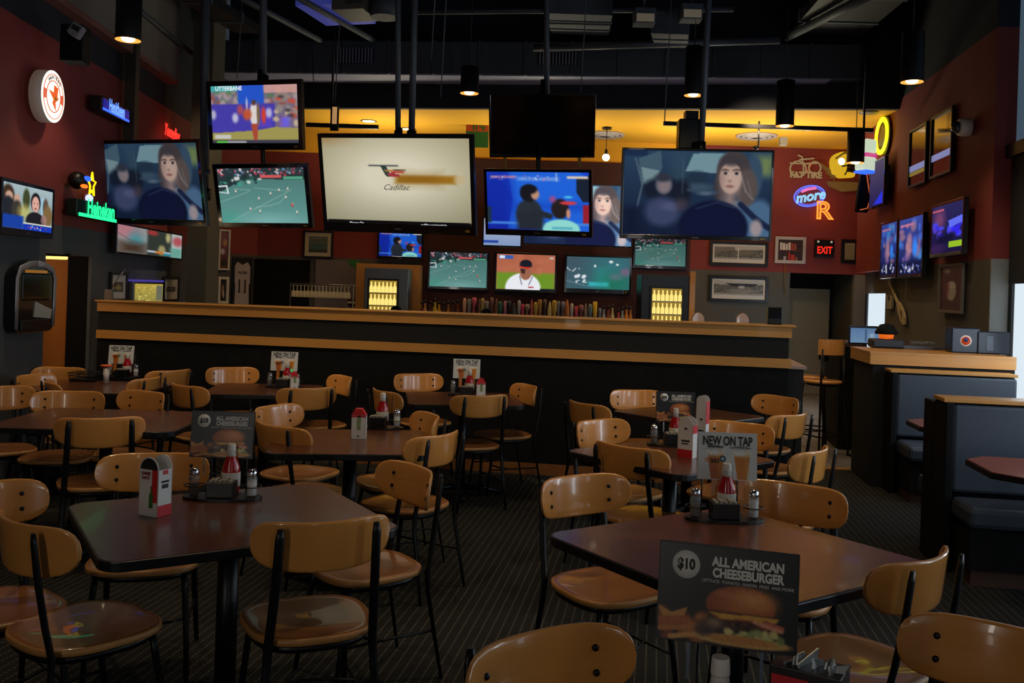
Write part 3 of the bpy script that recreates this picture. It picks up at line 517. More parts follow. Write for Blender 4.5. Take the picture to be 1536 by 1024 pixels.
# half wall before the bar
KL = 6.377
def kbox(name, x0, x1, y0, y1, z0, z1, m, bev=0, kind='structure'):
    o = B(x0, x1, y0, y1, z0, z1).build(name, m, None, bev); o.location = KW.a; o.rotation_euler[2] = KW.rz; return tag(o, kind=kind)
panel = mat('black_speckled_panel', (19, 19, 19), .8, spec=.15, noise=.5, nscale=9, bump=.5, bscale=14); panel2 = mat('dark_smooth_panel', (34, 34, 33), .75, spec=.15, noise=.06)
kbox('wall_middle', 0, KL - .02, .02, .22, 0, 1.04, panel); kbox('wall_middle', 0, KL - .02, .025, .22, 1.04, 1.31, panel2)
kbox('trim_8', 0, KL, 0, .24, 1.285, 1.375, trimwood); kbox('trim_9', -.01, KL + .03, -.03, .27, 1.375, 1.392, trimwood, .004)
kbox('trim_10', 0, KL, -.005, .03, 1.03, 1.107, trimwood); kbox('baseboard_middle', 0, KL - .02, .0, .03, 0, .095, mat('stained_oak_base', (128, 80, 38), .5, noise=.1))
kbox('wall_middle', KL - .02, KL + .12, .10, 1.7, 0, 1.02, panel2); kbox('trim_11', KL - .03, KL + .14, .08, 1.72, 1.02, 1.045, mat('pinkish_stone_cap', (150, 128, 118), .4))
# half walls on the right, behind the booths
HW = Vector((3.18, 8.12, 0)); hrz = KW.rz
def hbox(name, x0, x1, y0, y1, z0, z1, m, bev=0, at_=HW, kind='structure'):
    o = B(x0, x1, y0, y1, z0, z1).build(name, m, None, bev); o.location = at_; o.rotation_euler[2] = hrz; return tag(o, kind=kind)
hbox('wall_right', 0, 1.16, 0, .78, 0, 1.07, panel2); hbox('trim_12', -.03, 1.16, -.03, .81, 1.07, 1.165, trimwood)
hbox('trim_13', -.035, 1.16, -.035, .815, 1.165, 1.18, trimwood)
P2 = at(1258, 600, 10.1); P2.z = 0
hbox('wall_right', 0, .24, 0, .9, 0, 1.12, matteblack, at_=P2); hbox('trim_14', -.01, .25, -.01, .91, 1.12, 1.16, mat('dark_stained_cap', (60, 44, 32), .5), at_=P2)

# ------------------------------------------------------------------ chairs
def back_mesh():
    m = MB(); U = [-1, -.985, -.95, -.88, -.78, -.6, -.4, -.2, 0, .2, .4, .6, .78, .88, .95, .985, 1]; V = [-1, -.9, -.6, -.2, .2, .6, .9, 1]; W_ = .232; front = []; rear = []
    for v in V:
        for u in U:
            hh = .083 * max(0, 1 - abs(u) ** 6.5) ** .40 * (1 - .06 * abs(u) ** 2); zc = .758 + .016 * u * u; z = zc + hh * v
            y = -.232 + .085 * abs(u) ** 2.2 - .12 * (z - .76); e = .0065 * (1 - .35 * (abs(v) > .95)); front.append((W_ * u, y + e, z)); rear.append((W_ * u, y - e, z))
    nu = len(U); nv = len(V); fs = []
    for j in range(nv - 1):
        for i in range(nu - 1): a = j * nu + i; fs.append((a, a + 1, a + nu + 1, a + nu))
    off = nu * nv; fb = [(off + d, off + c, off + b, off + a) for a, b, c, d in fs]
    m.add(front + rear, fs + fb, True)
    rim = list(range(nu)) + [j * nu + nu - 1 for j in range(1, nv)] + [(nv - 1) * nu + i for i in range(nu - 2, -1, -1)] + [j * nu for j in range(nv - 2, 0, -1)]
    m.m = 0; n0 = len(m.f)
    for k in range(len(rim)): a, b = rim[k], rim[(k + 1) % len(rim)]; m.f.append([b, a, off + a, off + b]); m.mi.append(1); m.sm.append(False)
    return m
edgewood = mat('pale_ply_edge', (176, 124, 66), .45)
def seat_mesh():
    m = MB(); n = 44; prof = [(0, .448, 1), (.3, .447, 1), (.6, .449, 1), (.85, .455, 1), (.97, .457, 1), (1, .452, 1), (1, .436, 1), (.95, .432, 1)]; vs = []; fs = []
    for r, z, _ in prof:
        for k in range(n):
            a = 2 * pi * k / n; c, s = cos(a), sin(a); e = 2 / 2.9; x = .215 * abs(c) ** e * (1 if c > 0 else -1); y = .215 * abs(s) ** e * (1 if s > 0 else -1)
            x *= 1 + .07 * (y / .215); vs.append((x * max(r, .001), y * max(r, .001) + .005, z))
    for i in range(len(prof) - 1):
        for k in range(n): fs.append((i * n + k, i * n + (k + 1) % n, (i + 1) * n + (k + 1) % n, (i + 1) * n + k))
    m.add(vs, fs, True); m.f.append([(len(prof) - 1) * n + k for k in range(n)]); m.mi.append(0); m.sm.append(False)
    for i in range(len(fs)):
        if 4 * n <= i < 6 * n: m.mi[i] = 1
    return m
def make_chair():
    t = thing('dining_chair', '', 'chair')
    back_mesh().build('backrest', [wood, edgewood], t); seat_mesh().build('seat', [woodseat, edgewood], t)
    for s in (-1, 1):
        MB().tube([(s * .155, -.252, .832), (s * .157, -.25, .80), (s * .160, -.236, .68), (s * .166, -.213, .54), (s * .171, -.192, .44), (s * .176, -.196, .36), (s * .184, -.228, .18), (s * .192, -.262, 0)], [.010, .015, .016, .016, .016, .014, .012, .010], 8, flat=.6).build('leg', blackmetal, t)
        MB().tube([(s * .165, .15, .425), (s * .172, .158, .36), (s * .185, .19, .18), (s * .192, .215, 0)], [.012, .0125, .0115, .010], 8).build('leg', blackmetal, t)
        MB().tube([(s * .184, -.225, .2), (s * .178, -.02, .2), (s * .184, .187, .2)], .006, 6).build('stretcher', blackmetal, t)
        for z in (.79, .735): MB().lathe([(.0085, -.006), (.0085, .001), (.006, .004), (.0001, .005)], 10, (s * .152, -.2255 + .033 - .12 * (z - .76) + .0025, z), 'y').build('bolt', blackmetal, t)
    MB().tube([(-.182, .02, .2), (-.1, .07, .2), (0, .09, .2), (.1, .07, .2), (.182, .02, .2)], .006, 6).build('stretcher', blackmetal, t)
    n = 36; pts = []
    for k in range(n):
        a = 2 * pi * k / n; c, s = cos(a), sin(a); e = 2 / 2.8; x = .188 * abs(c) ** e * (1 if c > 0 else -1); y = .185 * abs(s) ** e * (1 if s > 0 else -1); pts.append((x * (1 + .06 * y / .2), y, .42))
    MB().tube(pts, .015, 6, closed=True).build('seat_frame', blackmetal, t); return t
CH = [
('c1', -.665, 3.20, 25, 'maple chair with its back to us at the near edge of the front left table'),
('c2', -1.38, 3.06, -36, 'nearest left corner chair, dark backrest and seat turned toward the front left table'),
('c3', -1.76, 3.2, 226, 'chair whose pale backrest end shows at the left edge behind the nearest left chair'),
('c4', -1.48, 3.84, 194, 'chair across the front left table facing us behind the folded table tent'),
('c5', -.565, 3.83, 125, 'brown backed chair facing left beside the carpet aisle at the front left table'),
('c6', -.53, 4.98, 58, 'chair seen from behind at the right front corner of the middle left table'),
('c7', -.66, 5.52, 112, 'chair facing left at the far right of the middle left table'),
('c8', -.28, 6.93, 26, 'chair with its back to us before the far table nearest the carpet aisle'),
('c9', -.03, 7.48, 114, 'chair facing left at the aisle end of the far middle table'),
('c10', -.73, 8.05, 206, 'chair facing us against the half wall behind the far middle table'),
('c11', -.76, 6.96, -57, 'chair turned right at the left end of the far middle table'),
('c12a', -1.27, 5.68, 246, 'chair facing right behind the left end of the middle left table'),
('c12b', -1.12, 5.16, -38, 'chair seen from behind at the left corner of the middle left table'),
('c13a', -2.38, 8.08, 207, 'chair facing us along the half wall left of the small sign with a green gleam'),
('c13b', -1.56, 7.68, 123, 'chair facing left by the half wall at the table with the green gleam sign'),
('c13c', -1.58, 7.02, 32, 'chair seen from behind before the table with the green gleam sign'),
('c13d', -2.24, 6.93, -38, 'chair turned right at the left end of the table with the green gleam sign'),
('c14a', -2.87, 5.95, 190, 'wide backed chair facing us behind the dark table at far left'),
('c14b', -2.30, 5.24, 24, 'chair with its back to us before the dark table at far left'),
('c14c', -2.55, 6.10, 150, 'chair facing left at the rear right of the dark far left table'),
('c14e', -3.35, 6.12, 215, 'chair cut by the left edge beyond the dark far left table'),
('c15a', -3.74, 7.55, 180, 'chair facing us beside the lit doorway behind the rear left table'),
('c15b', -3.46, 7.08, 262, 'chair by the left wall with four bolts showing at the rear left table'),
('c15c', -3.13, 6.80, -58, 'small chair seen from behind before the rear left table'),
('c15d', -2.99, 7.22, 82, 'chair seen end on at the near right of the rear left table'),
('c15e', -3.02, 7.95, 58, 'chair half behind another at the far right of the rear left table'),
('c16a', .42, 3.68, 214, 'glossy chair facing us at the left corner of the front right table'),
('c16b', 1.08, 3.66, 148, 'wide chair facing us behind the front right table beside the tap menu'),
('c16c', 1.14, 2.97, 40, 'chair with a strongly curved back at the right corner of the front right table'),
('c16d', 1.07, 2.03, 142, 'large dark backrest cut by the right edge at the bottom'),
('c16e', .21, 1.88, 216, 'nearest backrest rising from the bottom edge left of the burger sign'),
('c17a', .68, 5.44, 222, 'chair facing right with glossy pale back at the middle right table'),
('c17b', .74, 4.85, -42, 'chair seen from behind at the left of the middle right table'),
('c17c', 1.43, 4.90, 52, 'chair turned left at the right end of the middle right table'),
('c17d', 1.32, 5.52, 150, 'chair mostly hidden behind the tap menu at the middle right table'),
('c18a', .70, 6.60, -56, 'chair turned right at the left end of the far right table'),
('c18b', 1.06, 7.24, 192, 'chair facing us against the half wall behind the far burger sign'),
('c18c', 1.97, 7.22, 124, 'chair facing left by the half wall at the far right table'),
('c18d', 1.78, 6.38, 40, 'chair seen from behind at the right end of the far right table'),
]
proto = make_chair()
for i, (k, x, y, a, lab) in enumerate(CH):
    if i == 0: proto['label'] = lab; proto['group'] = 'maple dining chairs'; place(proto, (x, y, 0), radians(a))
    else: dup(proto, (x, y, 0), radians(a), lab)

# ------------------------------------------------------------------ tables
def make_table(lab, x, y, a, w_=.9, d_=.9, r=.07):
    t = thing('dining_table', lab, 'table', (x, y, 0), radians(a), 'square pedestal tables')
    def outline(w, d, r, e=0):
        p = []
        for cx, cy, a0 in ((w / 2 - r, d / 2 - r, 0), (-w / 2 + r, d / 2 - r, 90), (-w / 2 + r, -d / 2 + r, 180), (w / 2 - r, -d / 2 + r, 270)):
            for k in range(6): q = radians(a0 + 18 * k); p.append((cx + (r + e) * cos(q), cy + (r + e) * sin(q)))
        return p
    MB().slab(outline(w_, d_, r), .722, .75).build('table_top', tabletop_m, t); MB().slab(outline(w_, d_, r, .008), .716, .7485).build('edge_band', edge_m, t, .004)
    MB().lathe([(.038, .03), (.038, .716)], 20).build('pedestal', blackmetal, t); B(-.2, .2, -.2, .2, .70, .716).build('mounting_plate', blackmetal, t)
    for k in range(4):
        q = pi / 2 * k; c, s = cos(q), sin(q); f = MB().tube([(c * .02, s * .02, .06), (c * .2, s * .2, .045), (c * .33, s * .33, .016)], [.03, .024, .016], 8).build('base_foot', blackmetal, t)
    return t
make_table('front left dark walnut table bearing the folded table tent', -1.0, 3.38, 32, .98, .84)
make_table('front right walnut table under the tap menu sign', .79, 3.15, 34, .93, .93)
make_table('middle left walnut table with the white tent and condiment rack', -.86, 5.10, 8, .82, .82)
make_table('far table along the half wall nearest the carpet aisle', -.36, 7.28, 8, .86, .84)
make_table('far table at the half wall under the sign with a green gleam', -1.96, 7.46, 6, .84, .8)
make_table('dark table at the far left edge of the room', -2.42, 5.60, 2, 1.05, .85)
make_table('rear left table next to the left wall doorway', -3.22, 7.26, 0, .95, .82)
make_table('middle right walnut table behind the tap menu', .88, 4.98, 40, .80, .80)
make_table('far right table near the end of the half wall', 1.32, 6.78, 42, .80, .80)
make_table('nearest table below the bottom edge holding the large burger sign', .62, 1.40, 34, .9, .9)
tz = .751
# ------------------------------------------------------------------ condiments
red = mat('ketchup_red', (158, 16, 20), .18, coat=.4); capw = mat('white_cap', (214, 206, 196), .4); labelw = mat('cream_label', (200, 196, 184), .6); salt = mat('salt_white', (226, 226, 222), .6); pepper = mat('pepper_brown', (92, 66, 44), .8); sglass = mat('shaker_glass', (170, 172, 170), .1, alpha=.35, spec=.8)
def caddy(x, y, rz, lab):
    t = thing('condiment_caddy', lab, 'caddy', (x, y, tz), rz, 'condiment caddies')
    MB().slab([(.155 * cos(k * pi / 12) * (1 if abs(cos(k * pi / 12)) < .99 else .98), .075 * sin(k * pi / 12)) for k in range(24)], 0, .01).build('tray', blackplastic, t)
    MB().box(-.055, .05, -.05, .03, .01, .07).build('packet_box', blackplastic, t, .004)
    for s in (-1, 1): MB().tube([(s * .112 + .038 * cos(k * pi / 8), .038 * sin(k * pi / 8), .05) for k in range(16)], .0025, 5, closed=True).build('wire_ring', blackmetal, t); 
    MB().tube([(-.07, .085, .0), (-.07, .085, .19)], .003, 6).build('sign_post', blackmetal, t); MB().tube([(.07, .085, .0), (.07, .085, .19)], .003, 6).build('sign_post', blackmetal, t)
    m = MB()
    for k in range(5): m.box(-.045 + .018 * k, -.032 + .018 * k, -.04, .02, .06, .076 + .004 * (k % 2))
    m.build('sugar_packets', mat('paper_packets', (150, 142, 126), .7), t); return t
def ketchup(x, y, rz, lab):
    t = thing('ketchup_bottle', lab, 'bottle', (x, y, tz + .011), rz, 'ketchup bottles')
    MB().lathe([(.030, 0), (.035, .006), (.0365, .08), (.034, .108), (.019, .145), (.0145, .162), (.013, .17)], 16).build('bottle_body', red, t); MB().lathe([(.017, .165), (.0175, .17), (.016, .195), (.0155, .197)], 16).build('cap', capw, t)
    MB().lathe([(.0366, .03), (.0372, .032), (.0374, .082), (.0372, .085)], 16).build('label_band', labelw, t); MB().lathe([(.0185, .148), (.0155, .164), (.0145, .17)], 14).build('neck_label', labelw, t)
    text('Heinz', .020, mat('label_ink', (60, 30, 26), .7), t, 0, -.0385, .056, 'label_lettering'); return t
def shaker(x, y, kind, lab):
    t = thing(kind + '_shaker', lab, 'shaker', (x, y, tz + .011), 0, kind + ' shakers')
    MB().lathe([(.017, .002), (.0205, .006), (.0205, .07), (.017, .082)], 12).build('shaker_glass', sglass, t); MB().lathe([(.016, .004), (.018, .006), (.018, .062 if kind == 'salt' else .045), (.0001, .064 if kind == 'salt' else .047)], 12).build('filling', salt if kind == 'salt' else pepper, t)
    MB().lathe([(.0185, .08), (.0195, .083), (.0185, .098), (.012, .106), (.0001, .108)], 12).build('shaker_lid', chrome, t); return t
ink = mat('black_ink', (22, 24, 26), .6); wink = mat('white_ink', (214, 212, 204), .6)
def sign(kind, c, rz, lab, w_=.245, h_=.178, tilt=-.12):
    """card in a clear holder; c = centre of the card"""
    t = thing('menu_sign', lab, 'sign', c, rz, 'table menu signs'); t.rotation_euler[0] = tilt
    B(-w_ / 2 - .003, w_ / 2 + .003, .001, .004, -h_ / 2 - .003, h_ / 2 + .003).build('card', paper if kind == 'tap' else mat('black_card', (24, 24, 26), .45), t)
    q = w_ / .245
    if kind == 'tap':
        pic_tap().build('printed_picture', picmat('printed', False, .35), t, w_, h_, -.001)
        text('NEW ON TAP', .054 * q, ink, t, 0, -.0022, .062 * q, offset=.0014 * q, squash=.62); text('MICRO BREW', .011 * q, ink, t, -.05 * q, -.002, .038 * q, name='small_print', offset=.0004); text('HAZY WHEAT BEER', .010 * q, ink, t, .055 * q, -.002, .036 * q, name='small_print'); text('24.2', .022 * q, ink, t, -.052 * q, -.002, -.022 * q, name='badge_lettering', offset=.0008)
        B(-.06, -.035, .0045, .006, -h_ / 2 - .075, -h_ / 2).build('holder_leg', mat('amber_acrylic', (190, 110, 30), .25), t); B(.045, .07, .0045, .006, -h_ / 2 - .075, -h_ / 2).build('holder_leg', M['amber_acrylic'], t)
    else:
        pic_burger().build('printed_picture', picmat('printed', False, .35), t, w_, h_, -.001)
        bx = (-.1225 + .048) * q; bz = h_ / 2 - .036 * q
        MB().lathe([(.0001, -.0035), (.0255 * q, -.0035), (.0255 * q, -.0015)], 24, (bx, 0, bz), 'y').build('price_badge', wink, t)
        text('$10', .026 * q, ink, t, bx, -.0042, bz, 'price', offset=.0012, squash=.8); text('ALL AMERICAN', .0225 * q, wink, t, .036 * q, -.0022, h_ / 2 - .026 * q, offset=.001 * q, squash=.82); text('CHEESEBURGER', .0225 * q, wink, t, .036 * q, -.0022, h_ / 2 - .046 * q, offset=.001 * q, squash=.78); text('LETTUCE  TOMATO  ONION  FRIES  AND MORE', .0075 * q, wink, t, .036 * q, -.002, h_ / 2 - .061 * q, name='small_print')
        B(-.07, -.064, .0045, .007, -h_ / 2 - .07, -h_ / 2).build('holder_leg', chrome, t); B(.064, .07, .0045, .007, -h_ / 2 - .07, -h_ / 2).build('holder_leg', chrome, t)
    return t
def tent(x, y, rz, lab, w_=.075, d_=.06, h_=.205, kind=0):
    t = thing('table_tent', lab, 'table tent', (x, y, tz), rz, 'folded card table tents'); r = w_ / 2
    arch = [(-r, 0), (r, 0), (r, h_ - .035), (r * .4, h_), (-r * .5, h_), (-r, h_ - .035)] if kind == 1 else [(-r, 0), (r, 0)] + [(r * cos(radians(a)), h_ - r + r * sin(radians(a))) for a in range(0, 181, 15)]
    MB().prism(arch, -d_ / 2, -d_ / 2 + .002).build('front_panel', paper, t); MB().prism(arch, d_ / 2 - .002, d_ / 2).build('rear_panel', paper, t)
    side = paper; B(r - .002, r, -d_ / 2, d_ / 2, 0, h_ - r).build('side_panel', side, t); B(-r, -r + .002, -d_ / 2, d_ / 2, 0, h_ - r).build('side_panel', side, t)
    y0 = -d_ / 2 - .001; rd = mat('poster_red', (196, 30, 38), .45)
    if kind == 0:
        MB().prism([(r * .9 * cos(radians(a)), h_ - r + r * .9 * sin(radians(a))) for a in range(0, 181, 15)], y0, y0 + .001).build('arch_print', ink, t); B(r * .35, r * .92, y0, y0 + .001, .05, h_ - r).build('red_stripe', rd, t)
        text('GAME\nDAY?', .016, mat('brick_ink', (128, 24, 34), .6), t, -r * .3, y0 - .0005, h_ * .68, offset=.0006); MB().prism([(r * .1, .03), (r * .5, .03), (r * .5, .075), (r * .36, .09), (r * .36, .11), (r * .24, .11), (r * .24, .09), (r * .1, .075)], y0 - .001, y0).build('bottle_print', mat('print_green', (46, 110, 40), .5), t)
        s_ = MB(); x0 = r + .0006
        def sb(y0_, y1_, z0, z1, m, nm): B(r, r + .0012, y0_, y1_, z0, z1).build(nm, m, t)
        sb(-d_ / 2, d_ / 2, 0, .04, rd, 'red_foot'); sb(-.015, .015, .10, .115, ink, 'side_print'); sb(-.018, .018, .12, .128, ink, 'side_print'); sb(-.012, .012, .15, .165, rd, 'side_print')
    elif kind == 1:
        B(-r, r, y0, y0 + .001, h_ - .045, h_ - .036).build('red_stripe', rd, t); MB().prism([(-.008, .05), (.012, .05), (.014, .11), (.008, .14), (0, .14), (-.01, .10)], y0, y0 + .001).build('bottle_print', mat('print_leaf', (130, 150, 100), .5), t); B(-.006, .006, y0, y0 + .001, .012, .018).build('small_print', ink, t); MB().prism([(-r, h_ - .034), (r, h_ - .034), (r * .4, h_ + .002), (-r * .5, h_ + .002)], -d_ / 2 - .002, d_ / 2 + .002).build('top_flap', rd, t)
    else:
        B(-r, r, y0, y0 + .001, 0, .045).build('red_foot', rd, t); B(-r * .5, r * .6, y0, y0 + .001, .085, .095).build('small_print', ink, t); B(-r * .5, r * .4, y0, y0 + .001, .072, .078).build('small_print', ink, t); B(-.006, .01, y0, y0 + .001, .15, .16).build('small_print', ink, t); B(r, r + .001, -d_ / 2, d_ / 2, .13, h_ - r).build('red_side', rd, t)
    return t
def setting(px, py, rz, who, signk=None, sgn=None, srz=0, full=True):
    p = onz(px, py, tz); c, s = cos(rz), sin(rz); q = lambda x, y: (p.x + x * c - y * s, p.y + x * s + y * c)
    caddy(p.x, p.y, rz, 'black condiment caddy with sugar packets ' + who)
    if full:
        ketchup(*q(.018, .045), rz, 'red ketchup bottle in the caddy ' + who); shaker(*q(-.112, 0), 'pepper', 'pepper shaker in the left ring of the caddy ' + who); shaker(*q(.112, 0), 'salt', 'salt shaker in the right ring of the caddy ' + who)
    if signk:
        x0, y0, x1, y1 = sgn; d = q(0, .075)[1]; cc = at((x0 + x1) / 2, (y0 + y1) / 2, d); u = at(x1, (y0 + y1) / 2, d).x - at(x0, (y0 + y1) / 2, d).x; sign(signk, cc, srz, {'tap': 'white beer menu sign ', 'burger': 'black burger menu sign '}[signk] + who, abs(u) / cos(srz), at(x0, y0, d).z - at(x0, y1, d).z)
setting(334, 747, .05, 'on the front left table', 'burger', (287, 618, 380, 685), 0)
setting(1086, 779, .02, 'on the front right table', 'tap', (1048, 650, 1134, 718), -.05)
setting(1010, 668, .03, 'on the middle right table', 'burger', (985, 588, 1042, 632), -.03)
setting(567, 642, 0, 'on the middle left table')
setting(700, 593, 0, 'on the far middle table', 'tap', (680.5, 539, 719.5, 567), 0)
setting(425, 581, 0, 'beside the green glint', 'tap', (407, 528, 446, 555.5), 0)
setting(184, 566, 0, 'on the rear left table', 'tap', (163.5, 518.5, 200, 545), 0)
# nearest table
p = at(1090, 896, 1.74); p2 = at(1090, 1040, 1.70)
ketchup(at(1084, 900, 1.66).x, 1.66, -.1, 'nearest ketchup bottle rising from the bottom edge under the large burger sign'); caddy(p.x + .02, 1.70, -.12, 'nearest caddy at the bottom edge below the large burger sign')
sign('burger', at(1090, 895, 1.74), -.30, 'large black burger sign nearest to us, tilted at the bottom', .252, .178, -.1)
shaker(at(1018, 1020, 1.68).x, 1.70, 'pepper', 'pepper shaker at the bottom edge left of the nearest ketchup')
t = thing('snack_carton', 'red and black open carton with crumpled foil at the bottom right of the burger sign', 'carton', (at(1210, 1000, 1.72).x, 1.68, tz), -.55)
B(-.07, .055, -.04, .04, 0, .19).build('carton_body', mat('black_card_print', (24, 16, 16), .4), t, .002); B(-.065, .0, -.0415, -.04, .06, .175).build('red_print', mat('poster_red', (196, 30, 38), .45), t); B(.0, .05, -.0415, -.04, .09, .165).build('orange_print', mat('orange_print', (190, 84, 30), .5), t)
rr = random.Random(3); m = MB()
for k in range(8):
    x = -.055 + .013 * k; q = [(x + rr.uniform(-.006, .006), rr.uniform(-.034, -.01), .155), (x + rr.uniform(.0, .02), rr.uniform(.01, .034), .155), (x + rr.uniform(.0, .03), rr.uniform(.0, .036), .19 + rr.uniform(.002, .024)), (x + rr.uniform(-.01, .012), rr.uniform(-.036, 0), .19 + rr.uniform(.002, .02))]
    m.add(q + [(a_ + .003, b_, c_) for a_, b_, c_ in q], [(0, 1, 2, 3), (7, 6, 5, 4), (0, 3, 7, 4), (1, 5, 6, 2), (3, 2, 6, 7), (0, 4, 5, 1)])
m.build('foil_packets', mat('silver_foil', (170, 175, 172), .3, metal=.5), t)
pt = onz(232, 771, tz); tent(pt.x, pt.y, -.42, 'white red and green folded tent with an arched top on the front left table', .09, .066, .212)
pt = onz(538, 657, tz); tent(pt.x, pt.y, 0, 'white tent with a green bottle print and red top on the middle left table', .08, .05, .165, 1)
pt = onz(1032, 687, tz); tent(pt.x, pt.y + .03, -.6, 'cream tent with a red foot beside the tap menu', .085, .06, .215, 2)
pt = onz(1047, 668, tz); tent(pt.x + .02, 5.32, -.6, 'tall white tent standing behind the cream tent', .06, .05, .29, 2)
pt = onz(721, 596, tz); tent(pt.x, pt.y, .1, 'small white tent with a dark red top on the far middle table', .07, .05, .15, 1)
pt = onz(441, 583, tz); tent(pt.x, pt.y, .35, 'small red and white tent at the table with the green gleam sign', .06, .05, .14, 1)
pt = onz(128, 571, tz); t = thing('wire_basket', 'low black basket lying on the rear left table', 'basket', (pt.x, pt.y, tz)); MB().box(-.1, .1, -.06, .06, 0, .012).build('basket_base', blackplastic, t)
m = MB()
for k in range(14): x = -.1 + k * .2 / 13; m.tube([(x, -.06, 0), (x * 1.1, -.075, .07)], .003, 5); m.tube([(x, .06, 0), (x * 1.1, .075, .07)], .003, 5)
for z in (.02, .045, .07): f = 1 + z; m.tube([(-.1 * f, -.06 * f - .01, z), (.1 * f, -.06 * f - .01, z), (.1 * f, .06 * f + .01, z), (-.1 * f, .06 * f + .01, z)], .004, 5, closed=True)
m.build('basket_wires', blackmetal, t)
pt = at(160, 548, 7.5); t = thing('flower_cup', 'small white cup with an orange flower beside the rear left menu sign', 'cup', (pt.x, 7.5, tz)); MB().lathe([(.02, 0), (.026, .12), (.024, .12)], 12).build('cup', capw, t); m = MB()
for k in range(7): a = k * .9; m.ball((.03 * cos(a), .02 * sin(a), .14), .018, 6, (1.3, 1, .6))
m.build('flower', mat('orange_petals', (206, 84, 40), .6), t)
# green reflection next to the sign, added as a small glowing gem on a stem
t = thing('green_glint_ball', 'small green glowing ball added for a reflection before the beer menu at the half wall', 'lamp', (onz(433, 581, tz).x, onz(433, 581, tz).y + .06, tz + .12)); MB().ball((0, 0, 0), .03, 7).build('gem', mat('emerald_glow', (20, 90, 60), .2, emit=(30, 190, 110), estr=.6), t); MB().tube([(0, 0, -.12), (0, 0, -.02)], .008).build('stem', blackplastic, t)

# ------------------------------------------------------------------ televisions
scrm = picmat('lit_screen', True, .2)
gold = mat('gold_badge', (150, 120, 50), .4, metal=.5)
def tv(lab, c, yaw, tilt, roll, w_, h_, pic, gain=1.0, bez=.035, bot=.06, group=None, depth=.07, back=None, off=False):
    t = thing('television', lab, 'television', c, 0, group)
    t.rotation_euler = (Matrix.Rotation(yaw, 3, 'Z') @ Matrix.Rotation(tilt, 3, 'X') @ Matrix.Rotation(-roll, 3, 'Y')).to_euler()
    x, z = w_ / 2, h_ / 2
    m = MB().rbox(-x, x, 0, depth * .55, -z, z, .012); m.rbox(-x * .7, x * .7, depth * .55, depth * 1.3, -z * .7, z * .7, .03); m.build('casing', blackplastic, t)
    iw, ih = w_ - 2 * bez, h_ - bez - bot; cz = (bot - bez) / 2
    m = MB(); f = -.008
    m.box(-x, -x + bez, f, .002, -z, z).box(x - bez, x, f, .002, -z, z).box(-x + bez, x - bez, f, .002, z - bez, z).box(-x + bez, x - bez, f, .002, -z, -z + bot); m.build('bezel', mat('gloss_black_bezel', (10, 10, 13), .18, coat=.5), t, .003)
    if off: B(-iw / 2, iw / 2, -.004, 0, cz - ih / 2, cz + ih / 2).build('screen', mat('dark_screen_glass', (5, 5, 6), .12, spec=.6), t)
    else: pic.build('screen', scrm, t, iw, ih, -.003, gain, 0, cz)
    if w_ > .6:
        B(-.03, .03, f - .002, f, -z + bot * .4, -z + bot * .55).build('badge', steel, t)
        if w_ > .9: B(x - .10, x - .06, f - .002, f, -z + bot * .35, -z + bot * .6).build('energy_sticker', gold, t)
    m = MB(); m.box(-.12, .12, depth * 1.3, depth * 1.3 + .05, -.1, .1); m.build('wall_mount', blackmetal, t)
    return t
hg = 'televisions hung over the bar'
T = {}
T['wl'] = tv('large tilted television at left showing a woman driving', (-3.572, 9.0, 2.537), -.395, .219, -.02, 1.36, .824, pic_woman(200, 124), .75, group=hg)
T['cr'] = tv('upper left television with a purple crowd scene', (-2.670, 9.4, 3.298), -.37, .151, -.025, 1.146, .695, pic_crowd(), .85, .05, .07, group=hg)
T['so'] = tv('television below it at left showing a soccer pitch', (-2.535, 9.3, 2.475), -.283, .245, .006, 1.068, .646, pic_soccer(), .95, .045, .05, group=hg)
T['ca'] = tv('big central television showing a cream car advert', (-1.108, 8.6, 2.558), -.277, .257, -.018, 1.535, .926, pic_cad(), .95, .04, .09, group=hg)
T['of'] = tv('switched off upper television right of the centre', (.244, 9.2, 3.245), -.036, .372, .025, 1.053, .626, None, 1, .02, .03, group=hg, off=True)
T['ki'] = tv('television showing two dark haired children on blue, under the switched off one', (.220, 9.1, 2.477), -.327, .232, -.019, 1.101, .66, pic_kids(), .9, .03, .06, group=hg)
T['wr'] = tv('large right television showing a woman driving', (1.642, 8.4, 2.533), -.035, .08, .010, 1.365, .82, pic_woman(200, 124), .85, .022, .04, group=hg)
e = T['ca']; text('Cadillac', .075, glow('advert_grey', (60, 60, 56)), e, -.0, -.006, -.03, 'advert_lettering', shear=.4, squash=1.1); text('Always On', .034, glow('caption_white', (200, 205, 210)), e, -.42, -.006, -.375, 'advert_lettering', offset=.001); text('cadillac.com/escalade', .03, M['caption_white'], e, .36, -.006, -.375, 'advert_lettering', offset=.001); B(-.71, .71, -.0045, -.0035, -.405, -.345).build('caption_band', glow('caption_black', (10, 12, 18), .3), e)
text('UTTERBANE', .06, glow('caption_pale', (220, 230, 235)), T['cr'], -.30, -.006, .27, 'screen_lettering', offset=.001)
PW = Plane((-3.9, 15.0), (5.3, 15.0))
def wtv(lab, px, pic, plane=PW, gain=.9, group='televisions on the bar back wall', **k):
    c, w_, h_ = plane.rect(*px); off = plane.n * .02
    return tv(lab, c, plane.rz, 0, 0, w_, h_, pic, gain, group=group, **k)
wtv('left one of three small screens over the taps, with a soccer pitch', (642, 376, 733, 434), pic_soccer(), gain=.8, bez=.03, bot=.04)
wtv('small screen over the taps showing a capped baseball pitcher', (742, 379, 835, 438), pic_pitcher(), gain=.95, bez=.03, bot=.04)
wtv('right one of three small screens over the taps, blurred teal picture', (847, 383, 947, 440), pic_teal(), bez=.03, bot=.07)
